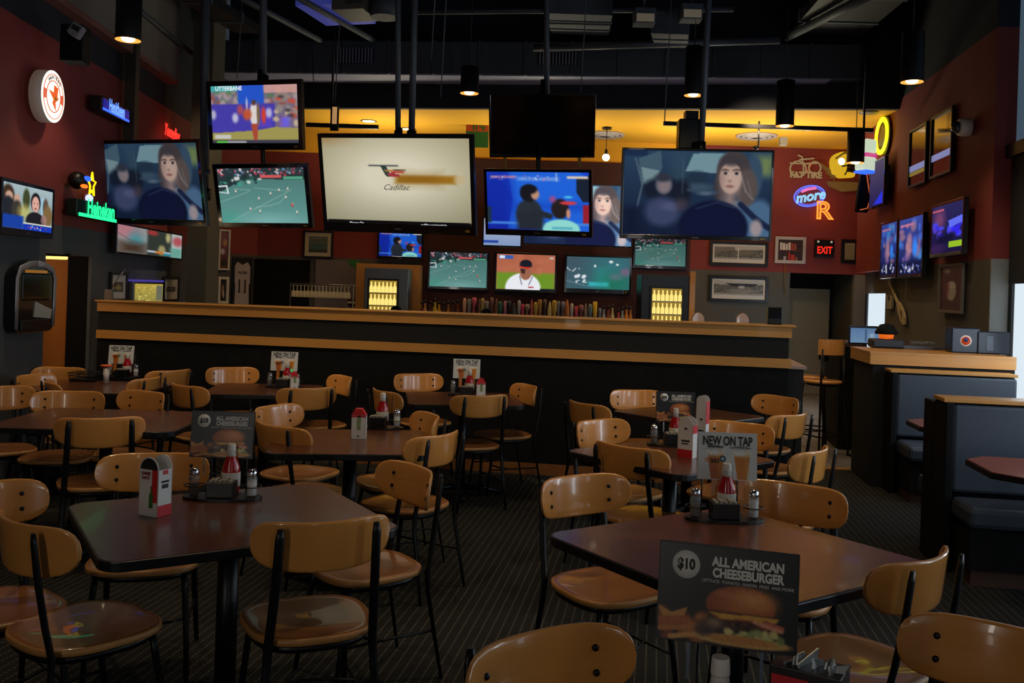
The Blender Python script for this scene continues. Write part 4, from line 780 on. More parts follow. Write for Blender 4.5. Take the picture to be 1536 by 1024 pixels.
wtv('small green soccer screen under the large right television', (950, 355, 1031, 403), pic_soccer(100, 62, 9), gain=.55, bez=.03, bot=.05)
wtv('small screen with blue picture under the big central television', (566, 345, 635, 389), pic_kids(), gain=.75, bez=.03, bot=.05)
PH = Plane((-3, 14.0), (4, 13.9))
WT1 = wtv('wide wall screen with a pale woman, partly hidden by hanging televisions', (786, 276, 949, 369), pic_woman(150, 92), PH, gain=1.7, group=None, bez=.01, bot=.02)
WT2 = wtv('screen with white news lines glimpsed below the central televisions', (724, 326, 783, 371), Pic(60, 30, (170, 180, 200), (130, 150, 190)).rect(0, .8, .4, .9, (40, 70, 160)), PH, group=None, bez=.02, bot=.03)
LP = LO(.1)
def ltv(lab, px, pic, plane, gain=.9, **k):
    c, w_, h_ = plane.rect(*px); t = tv(lab, c, plane.rz, 0, 0, w_, h_, pic, gain, **k); t.rotation_euler = (.0, 0, plane.rz); return t
ltv('left wall television showing a dark haired boy', (0, 274, 80, 354), pic_boy(), LP, 1.0, bez=.03, bot=.05)
ltv('left wall television behind the hanging driver screen, split picture', (174, 342, 273, 385), pic_multi(), LP, .7, bez=.02, bot=.02)
RP = Plane((rx(13) - .12, 13), (rx(8) - .12, 8))
ltv('narrower far screen of the blue pair on the right wall', (1321, 332, 1346, 417), pic_blue(1), RP, .9, bez=.03, bot=.04)
ltv('nearer screen of the blue pair on the right wall', (1348, 323, 1385, 416), pic_blue(4), RP, 1.1, bez=.03, bot=.04)
ltv('single blue and violet television on the right wall above the red framed poster', (1397, 302, 1446, 384), pic_night(), RP, .9, bez=.03, bot=.04)
ltv('dim violet framed screen high at the right rear corner', (1305, 240, 1327, 310), Pic(40, 70, (96, 84, 110), (44, 36, 90)).poly([(.3, .95), (.9, .7), (.9, .98)], (50, 60, 240)), RP, .7, bez=.02, bot=.02)
# poles and brackets of the hanging sets
def hanger(t, dz, dx=0):
    p = t.matrix_basis.inverted() @ Vector((t.location.x + dx, t.location.y + .16, t.location.z + dz)); q = t.matrix_basis.inverted() @ Vector((t.location.x, t.location.y + .16, t.location.z)); MB().tube([q, (q + p) / 2, p], .025, 8).build('hanging_arm', blackmetal, t)
hanger(T['ca'], .55); hanger(T['wr'], .5); hanger(T['so'], .9, -.1); hanger(T['ki'], .8); hanger(T['wl'], .15, .55); hanger(T['of'], .5); hanger(T['cr'], .5); hanger(WT1, SZ - WT1.location.z); hanger(WT2, SZ - WT2.location.z)
def pole(px0, y0, px1, y1, d, lab, r=.028):
    a, b = at(px0, y0, d), at(px1, y1, d); a = a + (a - b).normalized() * 1.2
    if a.z > 5.9: a = b + (a - b) * ((5.9 - b.z) / (a.z - b.z))
    t = thing('ceiling_pole', lab, 'pole', b, 0, 'poles carrying the hanging televisions'); MB().tube([a - b, (a - b) * .5, (0, 0, 0)], r, 12).build('tube', pipe_m, t); MB().lathe([(r * 1.5, 0), (r * 1.5, .12)], 12).build('clamp', blackmetal, t); return t
pole(597, 0, 597, 215, 8.79, 'left grey pole of the pair above the big central television', .027); pole(622, 0, 617, 215, 8.79, 'right grey pole of the pair above the big central television', .031)
pole(820, 0, 820, 160, 9.45, 'single grey pole above the switched off television'); pole(1063, 0, 1051, 232, 8.62, 'grey pole leaning down to the large right television', .030)
pole(308, 0, 306, 300, 9.75, 'black flat pole beside the square column at left', .045); pole(395, 0, 394, 130, 9.75, 'dark pole above the upper left television', .04)
t = thing('mount_box', 'black boxy mount standing on the large right television', 'mount', at(1035, 222, 8.7)); B(-.12, .12, -.08, .08, -.02, .26).build('box', blackmetal, t, .01); B(-.06, .06, -.06, .06, .26, .34).build('neck', blackmetal, t)
# track bars
def bar(x0, x1, py, d, lab, drops=()):
    a, b = at(x0, py, d), at(x1, py, d); b.z = a.z; t = thing('track_bar', lab, 'bar', a); MB().box(0, b.x - a.x, -.02, .02, -.025, .025).build('rail', blackmetal, t)
    for px in drops: x = at(px, py, d).x - a.x; MB().tube([(x, 0, .02), (x, 0, SZ - a.z if d > 12 else 5.9 - a.z)], .015).build('drop_rod', blackmetal, t)
bar(995, 1310, 185, 11.4, 'long black track bar hanging before the yellow ceiling at right', (1296,)); bar(459, 568, 187, 11.6, 'short black track bar beside the upper left television', (497,))

# ------------------------------------------------------------------ lamps
canm = mat('black_can_paint', (14, 14, 16), .5)
def can(px, py, d, lab, dia=.2, h_=.36, kind='pendant_lamp'):
    p = at(px, py, d); t = thing(kind, lab, 'lamp', p, 0, 'black cylinder pendant lamps'); r = dia / 2
    MB().lathe([(r, 0), (r, h_), (r * .3, h_ + .02), (.0001, h_ + .02)], 20, cap=False).build('lamp_shade', canm, t)
    MB().lathe([(r * .99, -.002), (r * .9, .03), (r * .6, .05), (.0001, .055)], 20, cap=False).build('reflector', mat('warm_reflector', (230, 170, 90), .35, emit=(210, 140, 60), estr=.9), t); MB().ball((0, 0, .012), r * .55, 12, (1, 1, .5)).build('bulb', glow('hot_bulb', (255, 240, 205), 3), t)
    MB().tube([(0, 0, h_), (0, 0, 5.9 - p.z)], .005, 6).build('cord', blackmetal, t)
    lamp('SPOT', 'pendant_beam', p + Vector((0, 0, -.05)), 26, WARM, .05, spot=110)
for px, py, d, lab, dia, h_ in ((192, 60, 7.9, 'black cylinder lamp near the top left above the blue sign', .21, .4), (704, 140, 10.0, 'black cylinder lamp left of the switched off television', .2, .28), (1040, 143, 9.6, 'black cylinder lamp partly behind the leaning pole', .19, .5), (1177, 189, 10.3, 'black cylinder lamp in front of the yellow ceiling', .2, .5), (1368, 123, 8.5, 'black cylinder lamp high on the right before the maroon wall', .2, .45), (1283, 244, 11.0, 'lowest black cylinder lamp before the yellow neon helmet', .2, .37)): can(px, py, d, lab, dia, h_)
wl = glow('soft_white_disc', (255, 236, 190), 1.6)
PC = lambda px, py: onz(px, py, SZ)
for i, (px, py) in enumerate(((553, 181), (612, 193), (1215, 193), (1303, 168))):
    p = PC(px, py); t = thing('recessed_light', ['round glowing ceiling light at the left of the yellow ceiling', 'glowing ceiling light behind the paired poles', 'glowing round light right of the yellow ceiling vent', 'unlit looking small disc at the right edge of the yellow ceiling'][i], 'light', p); MB().lathe([(.1, -.01), (.12, -.012), (.12, 0)], 20).build('trim_ring', steel, t); MB().lathe([(.0001, -.012), (.1, -.012), (.1, -.008)], 20).build('lens', wl if i < 3 else mat('dim_lens', (150, 140, 130), .4), t)
for i, (px, py) in enumerate(((907, 201), (1135, 203))):
    p = PC(px, py); t = thing('round_ceiling_vent', ['round ceiling vent beside the bulb pendant', 'round ceiling vent with a small fan under the track bar'][i], 'vent', p)
    for k, r in enumerate((.28, .2, .12)): MB().lathe([(r - .035, -.02 - .01 * k), (r, -.035 - .01 * k), (r + .03, -.02 - .01 * k), (r + .03, -.0), (r - .035, -.0)], 28, cap=False).build('vent_ring', mat('pale_vent_paint', (170, 160, 160), .5), t)
p = PC(907, 196); t = thing('bulb_pendant', 'bare glowing bulb pendant beside the round vent', 'lamp', at(909, 236, p.y - .3)); dz_ = SZ - t.location.z; MB().tube([(0, 0, .05), (0, 0, dz_)], .006).build('cord', blackmetal, t); MB().ball((0, 0, 0), .055, 12).build('bulb', glow('hot_bulb', (255, 240, 205), 3), t); MB().lathe([(.03, .04), (.02, .12)], 12).build('socket', blackmetal, t); MB().lathe([(.07, dz_ - .03), (.07, dz_)], 12).build('canopy', blackmetal, t)
p = at(1138, 205, 11.9); t = thing('ceiling_mic_stand', 'thin metal fixture with a black knob hanging under the track bar', 'fixture', p); MB().tube([(0, 0, -.12), (0, 0, .2)], .012).build('stem', steel, t); MB().ball((-.03, 0, -.14), .04, 10, (1.2, 1, .6)).build('knob', blackmetal, t); B(.27, .36, -.04, .04, -.1, 0).build('small_cube', mat('cube_grey', (120, 116, 108), .5), t)
t = thing('hanging_sign_light', 'narrow black framed lamp box hanging over the left track bar', 'light', at(502, 176, 11.0)); B(-.05, .05, -.02, .02, -.16, .16).build('frame', blackmetal, t, .01); B(-.025, .03, -.024, -.02, -.08, .12).build('glowing_face', mat('warm_face', (200, 160, 110), .4, emit=(200, 150, 100), estr=.6), t); MB().tube([(-.03, 0, .16), (-.25, 0, .2), (-.3, 0, .9)], .006).build('arm', blackmetal, t)
# green banner beside the off screen
c, w_, h_ = PH.rect(699, 169, 733, 221); t = thing('hanging_banner', 'green hanging banner with an orange band behind the switched off television', 'banner', c); x, z = w_ / 2, h_ / 2
B(-x, x, 0, .01, -z, z).build('cloth', mat('banner_green', (20, 96, 44), .6), t); B(-x, x, -.004, 0, -.02, z * .45).build('orange_band', mat('banner_orange', (170, 70, 24), .6), t); text('IN', .2, M['banner_green'], t, .02, -.006, .06, 'banner_lettering', offset=.004); B(-x - .01, x, -.005, .015, z, z + .02).build('top_rod', blackmetal, t)
# bar lighting: uplights added to brighten the yellow ceiling, then the downlights
for x, y in ((-2.0, 13.9), (0.4, 13.7), (2.6, 13.6), (3.9, 13.2)):
    lamp('AREA', 'ceiling_uplight_fill', (x, y, 2.95), 20, (1, .9, .62), .5, target=(x, y, 5))
for x in (-2.2, .2, 2.6): lamp('SPOT', 'bar_downlight', (x, 13.2, SZ - .05), 30, WARM, .08, spot=110)
lamp('SPOT', 'bar_front_fill', (-1.2, 10.2, 3.6), 30, WARM, .1, spot=100)  # spot added as fill in front of the bar

# ------------------------------------------------------------------ wall pieces
def framed(lab, px, plane, pic=None, fr=blackplastic, mt=None, b=.03, mb=.05, nm='picture_frame', off=.03, k=0, cat='picture'):
    c, w_, h_ = plane.rect(*px); t = thing(nm, lab, cat, c + plane.n * off if plane.n.y < 0 or abs(plane.n.x) > .5 else c, plane.rz); t.location = c; x, z = w_ / 2, h_ / 2
    m = MB(); m.box(-x, -x + b, -.03, 0, -z, z).box(x - b, x, -.03, 0, -z, z).box(-x + b, x - b, -.03, 0, z - b, z).box(-x + b, x - b, -.03, 0, -z, -z + b); m.build('frame', fr, t, .004)
    if mt: B(-x + b, x - b, -.012, 0, -z + b, z - b).build('mount_board', mt, t)
    if pic: pic.build('print', picmat('printed', False, .35), t, w_ - 2 * b - 2 * mb, h_ - 2 * b - 2 * mb, -.014)
    return t, x, z
BP = Plane((-3.9, 15.09), (5.3, 15.09)); white = mat('mount_white', (206, 202, 190), .6); cream = mat('mount_cream', (196, 186, 158), .6)
framed('black framed wide stadium photograph, upper of the two on the back wall', (1064, 362, 1152, 399), BP, pic_stad(0), mt=white, b=.05, mb=.03); framed('black framed wide stadium photograph, lower of the two on the back wall', (1063, 414, 1152, 453), BP, pic_stad(1), mt=white, b=.05, mb=.03)
framed('square framed landscape print on the red wall under the central television', (455, 346, 500, 387), BP, Pic(50, 42, (120, 124, 116), (70, 100, 96)).ell(.5, .6, .4, .1, (60, 110, 104), .8, .4).rect(0, .8, 1, 1, (60, 70, 64)).line([(0, .3), (1, .2)], .02, (80, 86, 84)), mt=cream, b=.03, mb=.06)
t, x, z = framed('white framed shadow box with books and red figures', (1162, 355, 1208, 395), BP, fr=mat('shadow_box_white', (176, 170, 164), .5), mt=mat('box_dark', (46, 18, 16), .6), b=.05, nm='shadow_box')
B(-x + .05, x - .05, -.03, -.01, -.02, 0).build('shelf', mat('box_shelf', (90, 40, 28), .6), t)
bc = [(200, 196, 190), (206, 202, 196), (196, 190, 184), (204, 200, 190), (170, 60, 40), (160, 80, 60)]
for k, col in enumerate(bc): B(-x + .08 + k * .045, -x + .115 + k * .045, -.028, -.012, 0, .12 - .01 * (k % 3)).build('book', mat('book_%d' % k, col, .6), t)
for k, (a_, w2_, h2_) in enumerate(((-.02, .03, .14), (.04, .06, .1), (-.09, .04, .07), (.1, .03, .06))): B(a_ - w2_ / 2, a_ + w2_ / 2, -.028, -.012, -z + .05, -z + .05 + h2_ * .9).build('figure', mat('figure_%d' % k, [(176, 36, 26), (186, 44, 30), (160, 156, 150), (150, 100, 60)][k], .5), t)
c, w_, h_ = BP.rect(1221, 360, 1250, 386); t = thing('exit_sign', 'black exit sign with red lit letters on the back wall', 'sign', c); B(-w_ / 2, w_ / 2, -.05, 0, -h_ / 2, h_ / 2).build('sign_box', blackplastic, t, .01); text('EXIT', .16, glow('exit_red', (240, 40, 24), 1.1), t, 0, -.052, -.03, offset=.004, squash=.75); MB().ball((-w_ / 2 + .05, -.05, h_ / 2 - .03), .018, 8).ball((w_ / 2 - .05, -.05, h_ / 2 - .03), .018, 8).build('emergency_lamps', glow('small_lamp', (200, 190, 160), .6), t)
framed('small framed certificate with pale sheet, right of the exit sign', (1261, 359, 1287, 395), BP, Pic(20, 30, (150, 140, 110), (130, 122, 96)).line([(.2, .2), (.8, .22)], .02, (90, 86, 70)).line([(.2, .35), (.7, .36)], .02, (90, 86, 70)), b=.05, mb=.01)
t = thing('pull_cord', 'thin cord hanging from the white shadow box', 'cord', BP.hit(1177, 395) + Vector((0, -.02, 0))); MB().tube([(0, 0, 0), (.01, 0, BP.hit(1177, 441).z - BP.hit(1177, 395).z)], .006, 5).build('cord', gold, t)
# left rear wall bits
LBK = Plane((-4.81, 14.36), (-4.13, 15.1))
framed('tall narrow framed red poster beside the square column', (327, 344, 344, 405), LBK, Pic(20, 60, (120, 60, 60), (90, 40, 44)).ell(.6, .3, .3, .1, (180, 130, 60)).ell(.3, .55, .3, .08, (190, 180, 190)).ell(.5, .85, .4, .1, (40, 36, 36)), fr=white, b=.03, mb=.01); framed('small white framed photograph below the narrow red poster', (326, 415, 342, 455), LBK, Pic(20, 40, (40, 36, 32)).ell(.4, .5, .3, .3, (150, 120, 90)).ell(.6, .7, .2, .2, (190, 180, 170)), fr=white, b=.04, mb=.02)
t, x, z = framed('black framed white sports jersey with the number eleven', (347, 385, 377, 470), LBK, mt=mat('jersey_black', (12, 12, 14), .7), b=.04, nm='framed_jersey')
J = [(-.13, -.42), (.13, -.42), (.12, .02), (.145, .03), (.14, .30), (.09, .37), (.05, .35), (0, .32), (-.05, .35), (-.09, .37), (-.14, .30), (-.145, .03), (-.12, .02)]; MB().prism(J, -.02, -.013).build('jersey', mat('jersey_white', (168, 160, 164), .8), t); text('11', .3, M['jersey_black'], t, 0, -.022, -.03, 'jersey_number', offset=.006, squash=.7); text('FALCONS', .06, M['jersey_black'], t, 0, -.022, .2, 'jersey_name', offset=.002, squash=.6)
c, w_, h_ = BP.rect(473, 390, 538, 478); t = thing('notice_panel', 'pale grey notice panel with a green corner beside the left cooler', 'panel', c); x, z = w_ / 2, h_ / 2
B(-x, x, -.03, 0, -z, z).build('panel_board', mat('lavender_grey_board', (110, 104, 110), .6, noise=.05), t); MB().prism([(x - .2, z), (x, z), (x, z - .14), (x - .06, z - .12), (x - .15, z - .06)][::-1], -.034, -.03).build('green_corner', mat('corner_green', (36, 120, 60), .6), t); MB().lathe([(.0001, -.036), (.075, -.036), (.075, -.03)], 20, (x - .1, 0, -z + .28), 'y').build('round_emblem', mat('emblem_maroon', (70, 26, 30), .6), t); B(x - .17, x - .03, -.04, -.036, -z + .26, -z + .29).build('emblem_band', white, t)
# rack with hanging glasses
a, b = at(436, 425, 13.4), at(530, 425, 13.4); t = thing('glass_rack', 'steel rack of hanging glassware above the bar at left', 'rack', a); L_ = b.x - a.x; MB().tube([(0, 0, -a.z), (0, 0, .0), (L_, 0, 0), (L_, 0, -a.z)], .012).tube([(0, .2, 0), (L_, .2, 0)], .01).build('rack_frame', steel, t); t.location.z = a.z
for k in range(16):
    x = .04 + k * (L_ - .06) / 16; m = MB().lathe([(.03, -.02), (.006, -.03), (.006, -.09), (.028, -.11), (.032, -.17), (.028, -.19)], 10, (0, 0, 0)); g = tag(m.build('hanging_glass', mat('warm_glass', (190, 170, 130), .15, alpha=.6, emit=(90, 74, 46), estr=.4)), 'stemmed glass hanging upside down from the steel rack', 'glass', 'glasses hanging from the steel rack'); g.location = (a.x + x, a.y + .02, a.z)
# left wall frames and window onto the cooler
P2L = LO(.01)
framed('black framed sepia photograph, nearer of the two on the left wall', (163, 408, 188, 452), P2L, Pic(30, 40, (60, 60, 60), (40, 40, 42)).ell(.5, .6, .35, .25, (176, 150, 90), 1, .4).ell(.5, .25, .15, .1, (120, 110, 90), 1, .4), mt=white, b=.03, mb=.07); framed('black framed grey photograph, farther of the two on the left wall', (243, 415, 266, 452), P2L, Pic(30, 40, (90, 90, 92), (60, 60, 62)).ell(.5, .5, .25, .25, (130, 130, 134), 1, .4), mt=white, b=.03, mb=.09)
c, w_, h_ = P2L.rect(189, 422, 234, 456); t = thing('lit_display_case', 'glowing yellow display case between two framed photographs on the left wall', 'display case', c, P2L.rz); x, z = w_ / 2, h_ / 2; B(-x, x, -.08, 0, -z, z).build('case', steel, t, .01); Pic(40, 30, (190, 166, 70), (150, 140, 70)).specks(.05, .1, .7, .9, 30, .03, [(240, 220, 120), (210, 190, 90), (120, 110, 60)]).rect(.75, .1, .97, .9, (110, 108, 90)).build('lit_glass', scrm, t, w_ - .05, h_ - .05, -.083, .8); B(-x, x, -.085, 0, z, z + .02).build('blue_light_edge', glow('violet_edge', (70, 60, 150), .8), t)
# jukebox
c, w_, h_ = P2L.rect(7, 394, 68, 498); t = thing('jukebox', 'silver sided wall jukebox with dark screen beside the lit doorway', 'jukebox', c, P2L.rz); t.scale.y = .5; x, z = w_ / 2, h_ / 2
def arch_o(x, z, r=.12, rb=.1):
    p = [(-x + rb * (1 - cos(radians(a))), -z + rb * (1 - sin(radians(a)))) for a in range(0, 91, 30)] + [(x - rb * (1 - sin(radians(a))), -z + rb * (1 - cos(radians(a)))) for a in range(0, 91, 30)]
    return p + [(x * cos(radians(a)), z - r + r * sin(radians(a))) for a in range(0, 181, 12)]
MB().prism(arch_o(x, z), -.16, 0).build('cabinet', mat('jukebox_black', (14, 15, 17), .25, coat=.4), t)
m = MB()
for s in (-1, 1): m.tube([(s * x * .92, -.165, -z * .85), (s * x * .95, -.17, -z * .2), (s * x * .95, -.17, z * .55), (s * x * .82, -.17, z * .82), (s * x * .4, -.17, z * .95), (0, -.17, z * .98)], .028, 8, flat=.5)
m.build('silver_side_trim', mat('satin_silver', (150, 152, 158), .4, metal=.6), t); B(-x * .7, x * .68, -.175, -.16, -.02, z * .7).build('touch_screen', mat('dark_screen_glass', (5, 5, 6), .12, spec=.6), t, .01); B(-x * .6, x * .5, -.176, -.17, z * .72, z * .8).build('amber_strip', mat('amber_gleam', (150, 100, 40), .3, emit=(150, 96, 30), estr=.5), t)
MB().prism([(-x * .1, -z * .55), (x * .75, -z * .62), (x * .8, -.1), (x * .3, -.06), (-x * .05, -.03)], -.178, -.16).build('daylight_reflection', mat('pale_reflection', (150, 156, 150), .35, coat=.3), t); B(-x * .75, x * .7, -.19, -.16, -z * .95, -z * .62).build('coin_plate', blackplastic, t, .01)  # pale patch is daylight reflected in the cabinet, painted as a shape
t = thing('door_chain', 'small steel latch with a chain at the left end of the half wall', 'latch', KW.a + Vector((.05, .1, 1.392))); B(-.02, .05, -.02, .02, 0, .1).build('latch_plate', steel, t); MB().tube([(.03, 0, .1), (.1, 0, .22), (.16, .02, .3)], .006).build('chain', steel, t)
# cab sign pieces on the left wall -----------------------------------------
PLf = LO(.04)
c, w_, h_ = PLf.rect(31, 104, 88, 183); t = thing('round_lit_sign', 'round white lit brewery sign with an orange shape on the left wall', 'sign', c, PLf.rz, None); R = h_ / 2; t.location.z = c.z
MB().lathe([(R, -.10), (R, 0)], 40, axis='y').build('drum', mat('sign_drum', (170, 165, 160), .4, emit=(120, 100, 90), estr=.3), t)
def ring(r0, r1, y, m_, nm): MB().lathe([(r0, y + .004), (r0, y), (r1, y), (r1, y + .004)], 40, axis='y', cap=False).build(nm, m_, t)
lw = glow('lit_white', (255, 248, 228), 1.3); MB().lathe([(.0001, -.104), (R * .99, -.104), (R * .99, -.10)], 40, axis='y').build('lit_face', lw, t); rim_r = glow('sign_orange_ring', (214, 110, 80), 1)
ring(R * .84, R * .87, -.108, rim_r, 'outer_ring'); ring(R * .58, R * .62, -.108, rim_r, 'inner_ring')
for a in (-1, 1): MB().prism([(a * R * .84 * cos(q), R * .84 * sin(q)) for q in (-.25, 0, .25)] + [(a * R * .64 * cos(q), R * .64 * sin(q)) for q in (.25, 0, -.25)], -.109, -.105).build('red_patch', glow('sign_red_patch', (214, 84, 50)), t)
MB().prism([(.02 * R, .45 * R), (.35 * R, .38 * R), (.3 * R, .05 * R), (.42 * R, -.02 * R), (.15 * R, -.2 * R), (.2 * R, -.5 * R), (-.1 * R, -.25 * R), (0, -.12 * R), (-.42 * R, .2 * R), (0, .15 * R)][::-1], -.110, -.105).build('orange_emblem', glow('sign_orange', (226, 90, 24)), t); MB().prism([(.05 * R, -.12 * R), (.3 * R, -.1 * R), (.12 * R, 0), (.08 * R, .05 * R)], -.113, -.11).build('bird_emblem', glow('sign_ochre', (120, 90, 10)), t)
for k, ch in enumerate('HAHIRAS'): a = radians(128 - k * 13); g = text(ch, R * .2, glow('sign_navy', (60, 50, 80), .6), t, R * .73 * cos(a), -.110, R * .73 * sin(a), 'sign_lettering', offset=.002)
lamp('POINT', 'round_sign_glow', c + PLf.n * .35, 1.0, (1, .85, .75), .15)
def neon(lab, px, py, plane, s, size, m_, cat='neon sign', tube=.006, sq=1, shear=0, board=None, nm='neon_sign', off=.03, fill=False):
    t = thing(nm, lab, cat, plane.hit(px, py), plane.rz)
    if s: text(s, size, m_, t, 0, -off, 0, 'neon_lettering', tube=0 if fill else tube, squash=sq, shear=shear, offset=.002 if fill else 0, ext=.006)
    return t
blue = glow('neon_blue', (40, 90, 255), 1.6); bluew = glow('neon_pale_blue', (110, 160, 255), 1.3); redn = glow('neon_red', (255, 50, 40), 1.5); green = glow('neon_green', (40, 240, 150), 1.3); yel = glow('neon_yellow', (255, 214, 20), 1.4); orn = glow('neon_orange', (255, 110, 20), 1.6)
c, w_, h_ = PLf.rect(133, 150, 176, 178); t = thing('blue_beer_sign', 'blue lit letter sign in a black box on the left wall', 'neon sign', c, PLf.rz); x, z = w_ / 2, h_ / 2 * .8; B(-x, x, -.12, 0, -z, z).build('sign_box', blackplastic, t, .01); B(-x + .02, x - .01, -.123, -.12, -z + .02, z - .02).build('blue_backlight', glow('deep_blue_face', (10, 20, 140), .8), t); text('Henitheen', h_ * .95, bluew, t, .01, -.126, .01, 'neon_lettering', squash=.56, offset=.004); B(-x + .02, x - .01, -.126, -.12, -z + .015, -z + .035).build('blue_tube', blue, t)
neon('red script neon sign above the left driving screen', 254, 199, PLf, 'Yuengling', .20, redn, sq=.72, shear=.4, tube=.0028); lamp('POINT', 'red_sign_glow', PLf.hit(254, 199) + PLf.n * .35, 2.2, (1, .12, .08), .15)
c, w_, h_ = PLf.rect(98, 300, 160, 331); t = thing('green_beer_sign', 'green lit lettering sign between the boy and driver screens', 'neon sign', c, PLf.rz); x, z = w_ / 2, h_ / 2 * .8; B(-x, x, -.1, 0, -z, z).build('sign_box', mat('dark_green_box', (6, 30, 20), .4), t, .01); text('Heineken', h_ * .98, green, t, .07, -.106, .015, 'neon_lettering', squash=.9, offset=.006); B(-x + .04, x - .02, -.106, -.1, -z, -z + .03).build('green_tube', green, t)
t = neon('yellow neon star left of the driving screen', 133, 277, PLf, None, 0, None, nm='neon_star'); MB().tube([((.10 if k % 2 == 0 else .045) * sin(k * pi / 5) * .9, -.03, (.10 if k % 2 == 0 else .045) * cos(k * pi / 5) * 1.15) for k in range(10)], .009, 6, closed=True).build('star_tube', yel, t)
t = thing('blue_orange_lamp', 'small black wall light glowing blue and orange left of the star', 'light', PLf.hit(106, 270), PLf.rz); MB().ball((0, -.06, 0), .1, 12, (1, .8, .8)).build('shell', blackplastic, t); MB().ball((.03, -.13, .02), .05, 10, (1.2, .6, .5)).build('blue_glow', blue, t); MB().ball((0, -.12, -.05), .045, 10, (1.3, .6, .4)).build('orange_glow', orn, t)
t = thing('white_spot_lamp', 'tiny bright bluish spot lamp above the green sign', 'light', PLf.hit(127, 297), PLf.rz); MB().ball((0, -.04, 0), .035, 10, (1.3, 1, 1)).build('bulb', glow('spot_white', (190, 200, 255), 1.4), t); MB().lathe([(.05, -.02), (.05, 0)], 12, axis='y').build('base', redwall, t)
t = thing('wall_speaker', 'black speaker on the dark upper left wall', 'speaker', at(108, 58, 7.6), PLf.rz); B(-.09, .09, -.12, .06, -.2, .1).build('speaker_box', matteblack, t, .01); t2 = thing('small_flood_camera', 'small pale camera box high on the left wall', 'camera', at(115, 46, 7.3)); B(-.045, .045, -.05, .05, -.05, .05).build('camera_box', mat('camera_grey', (110, 112, 120), .5), t2, .008); B(-.03, .03, -.055, -.05, -.01, .03).build('lens_plate', blackplastic, t2); t2.rotation_euler = (0, .5, .2)
t = thing('wall_conduit_post', 'brown square conduit dropping beside the top left lamp to the blue sign', 'conduit', PLf.hit(190, 125), PLf.rz); B(-.09, .02, -.12, -.01, -.65, .9).build('conduit', mat('brown_conduit', (58, 50, 42), .6), t)
# right rear neon
NB = Plane((-3.9, 15.06), (5.3, 15.06))
tan = glow('tan_tube_glow', (150, 120, 80), .8)  # tubes are unlit, their brightness is put in as glow
t = neon('unlit tan bicycle beer sign on the red back wall', 1208, 263, NB, 'FAT TIRE', .13, tan, tube=.008); k_ = lambda px, py: tuple(NB.hit(px, py) - t.location + Vector((0, -.04, 0)))
m = MB()
for cx, cy, r in ((1196, 254, 12), (1221, 252, 9)): m.tube([k_(cx + r * cos(a * pi / 8), cy + r * sin(a * pi / 8)) for a in range(16)], .014, 6, closed=True)
m.tube([k_(1184, 245), k_(1204, 246), k_(1202, 236), k_(1196, 233)], .014, 6).tube([k_(1204, 246), k_(1228, 245)], .014, 6).tube([k_(1198, 240), k_(1220, 238)], .014, 6).tube([k_(1204, 246), k_(1204, 262)], .012, 6); m.build('bicycle_tube', tan, t); MB().tube([k_(1206, 246), k_(1216, 246), k_(1210, 258)], .014, 6, closed=True).build('triangle_tube', glow('dim_orange_tube', (170, 80, 40), .9), t)
t = neon('oval blue neon sign with pale script below the bicycle sign', 1214, 295, NB, 'more', .22, glow('neon_ice', (150, 210, 245), 1), tube=.008, shear=.3); t.rotation_euler[1] = -.2
m = MB()
for q, r in ((1, .018), (.84, .01)): m.tube([(.25 * q * cos(a * pi / 12), -.02, .165 * q * sin(a * pi / 12) + .01) for a in range(24)], r * .7, 6, closed=True)
m.build('oval_tube', glow('neon_violet_blue', (90, 110, 255), 1.3), t); MB().tube([(-.12, -.03, .1), (0, -.03, .125), (.12, -.03, .12)], .026, 6).build('pink_bar', glow('neon_pink', (230, 110, 170), 1), t)
t = neon('outlined orange neon letter on the back wall right', 1235, 317, NB, 'R', .40, glow('neon_amber', (255, 140, 50), 1.5), tube=.013, sq=1.15)
lamp('POINT', 'neon_wall_glow', NB.hit(1222, 305) + Vector((0, -.6, 0)), 2.5, (1, .35, .25), .2)
t = thing('helmet_neon', 'glowing yellow helmet shaped beer sign at the right rear corner', 'neon sign', NB.hit(1266, 250)); yw = glow('yellow_face', (216, 170, 34), .85)
MB().prism([(.2 * cos(a * pi / 10) - .06, .16 * sin(a * pi / 10) + .06) for a in range(11)] + [(-.24, -.14), (-.1, -.2), (.12, -.18), (.16, -.02)], -.16, -.04).build('helmet_shell', yw, t, .01); MB().tube([(-.1, -.18, -.02), (.02, -.19, .0), (.16, -.18, -.04)], .012).tube([(-.05, -.19, -.16), (.0, -.2, -.06), (.14, -.19, -.08)], .012).build('face_guard', matteblack, t); MB().tube([(-.2, -.175, .1), (-.06, -.18, .2), (.1, -.175, .14)], .014).build('crest_line', mat('crest_olive', (90, 70, 10), .5), t); MB().prism([(-.02, -.1), (.12, -.12), (.16, .02), (.0, .04)], -.175, -.16).build('visor', mat('visor_dark', (70, 50, 20), .4), t); MB().ball((-.1, -.15, .06), .06, 10).build('painted_highlight', glow('lit_white', (255, 248, 228), 1.3), t)  # white highlight on the shell is added as a glowing ball
m = MB()
for k in range(5): m.prism([(-.2, -.2), (-.46 + k * .06, .06 - k * .09), (-.16, -.12)][::-1], -.1 - .01 * k, -.08 - .01 * k)
m.prism([(-.3, -.26), (.3, -.26), (.25, -.38), (-.05, -.42), (-.25, -.34)][::-1], -.12, -.05); m.build('feather_fan', mat('brown_gold', (110, 90, 50), .5, emit=(80, 60, 24), estr=.4), t)
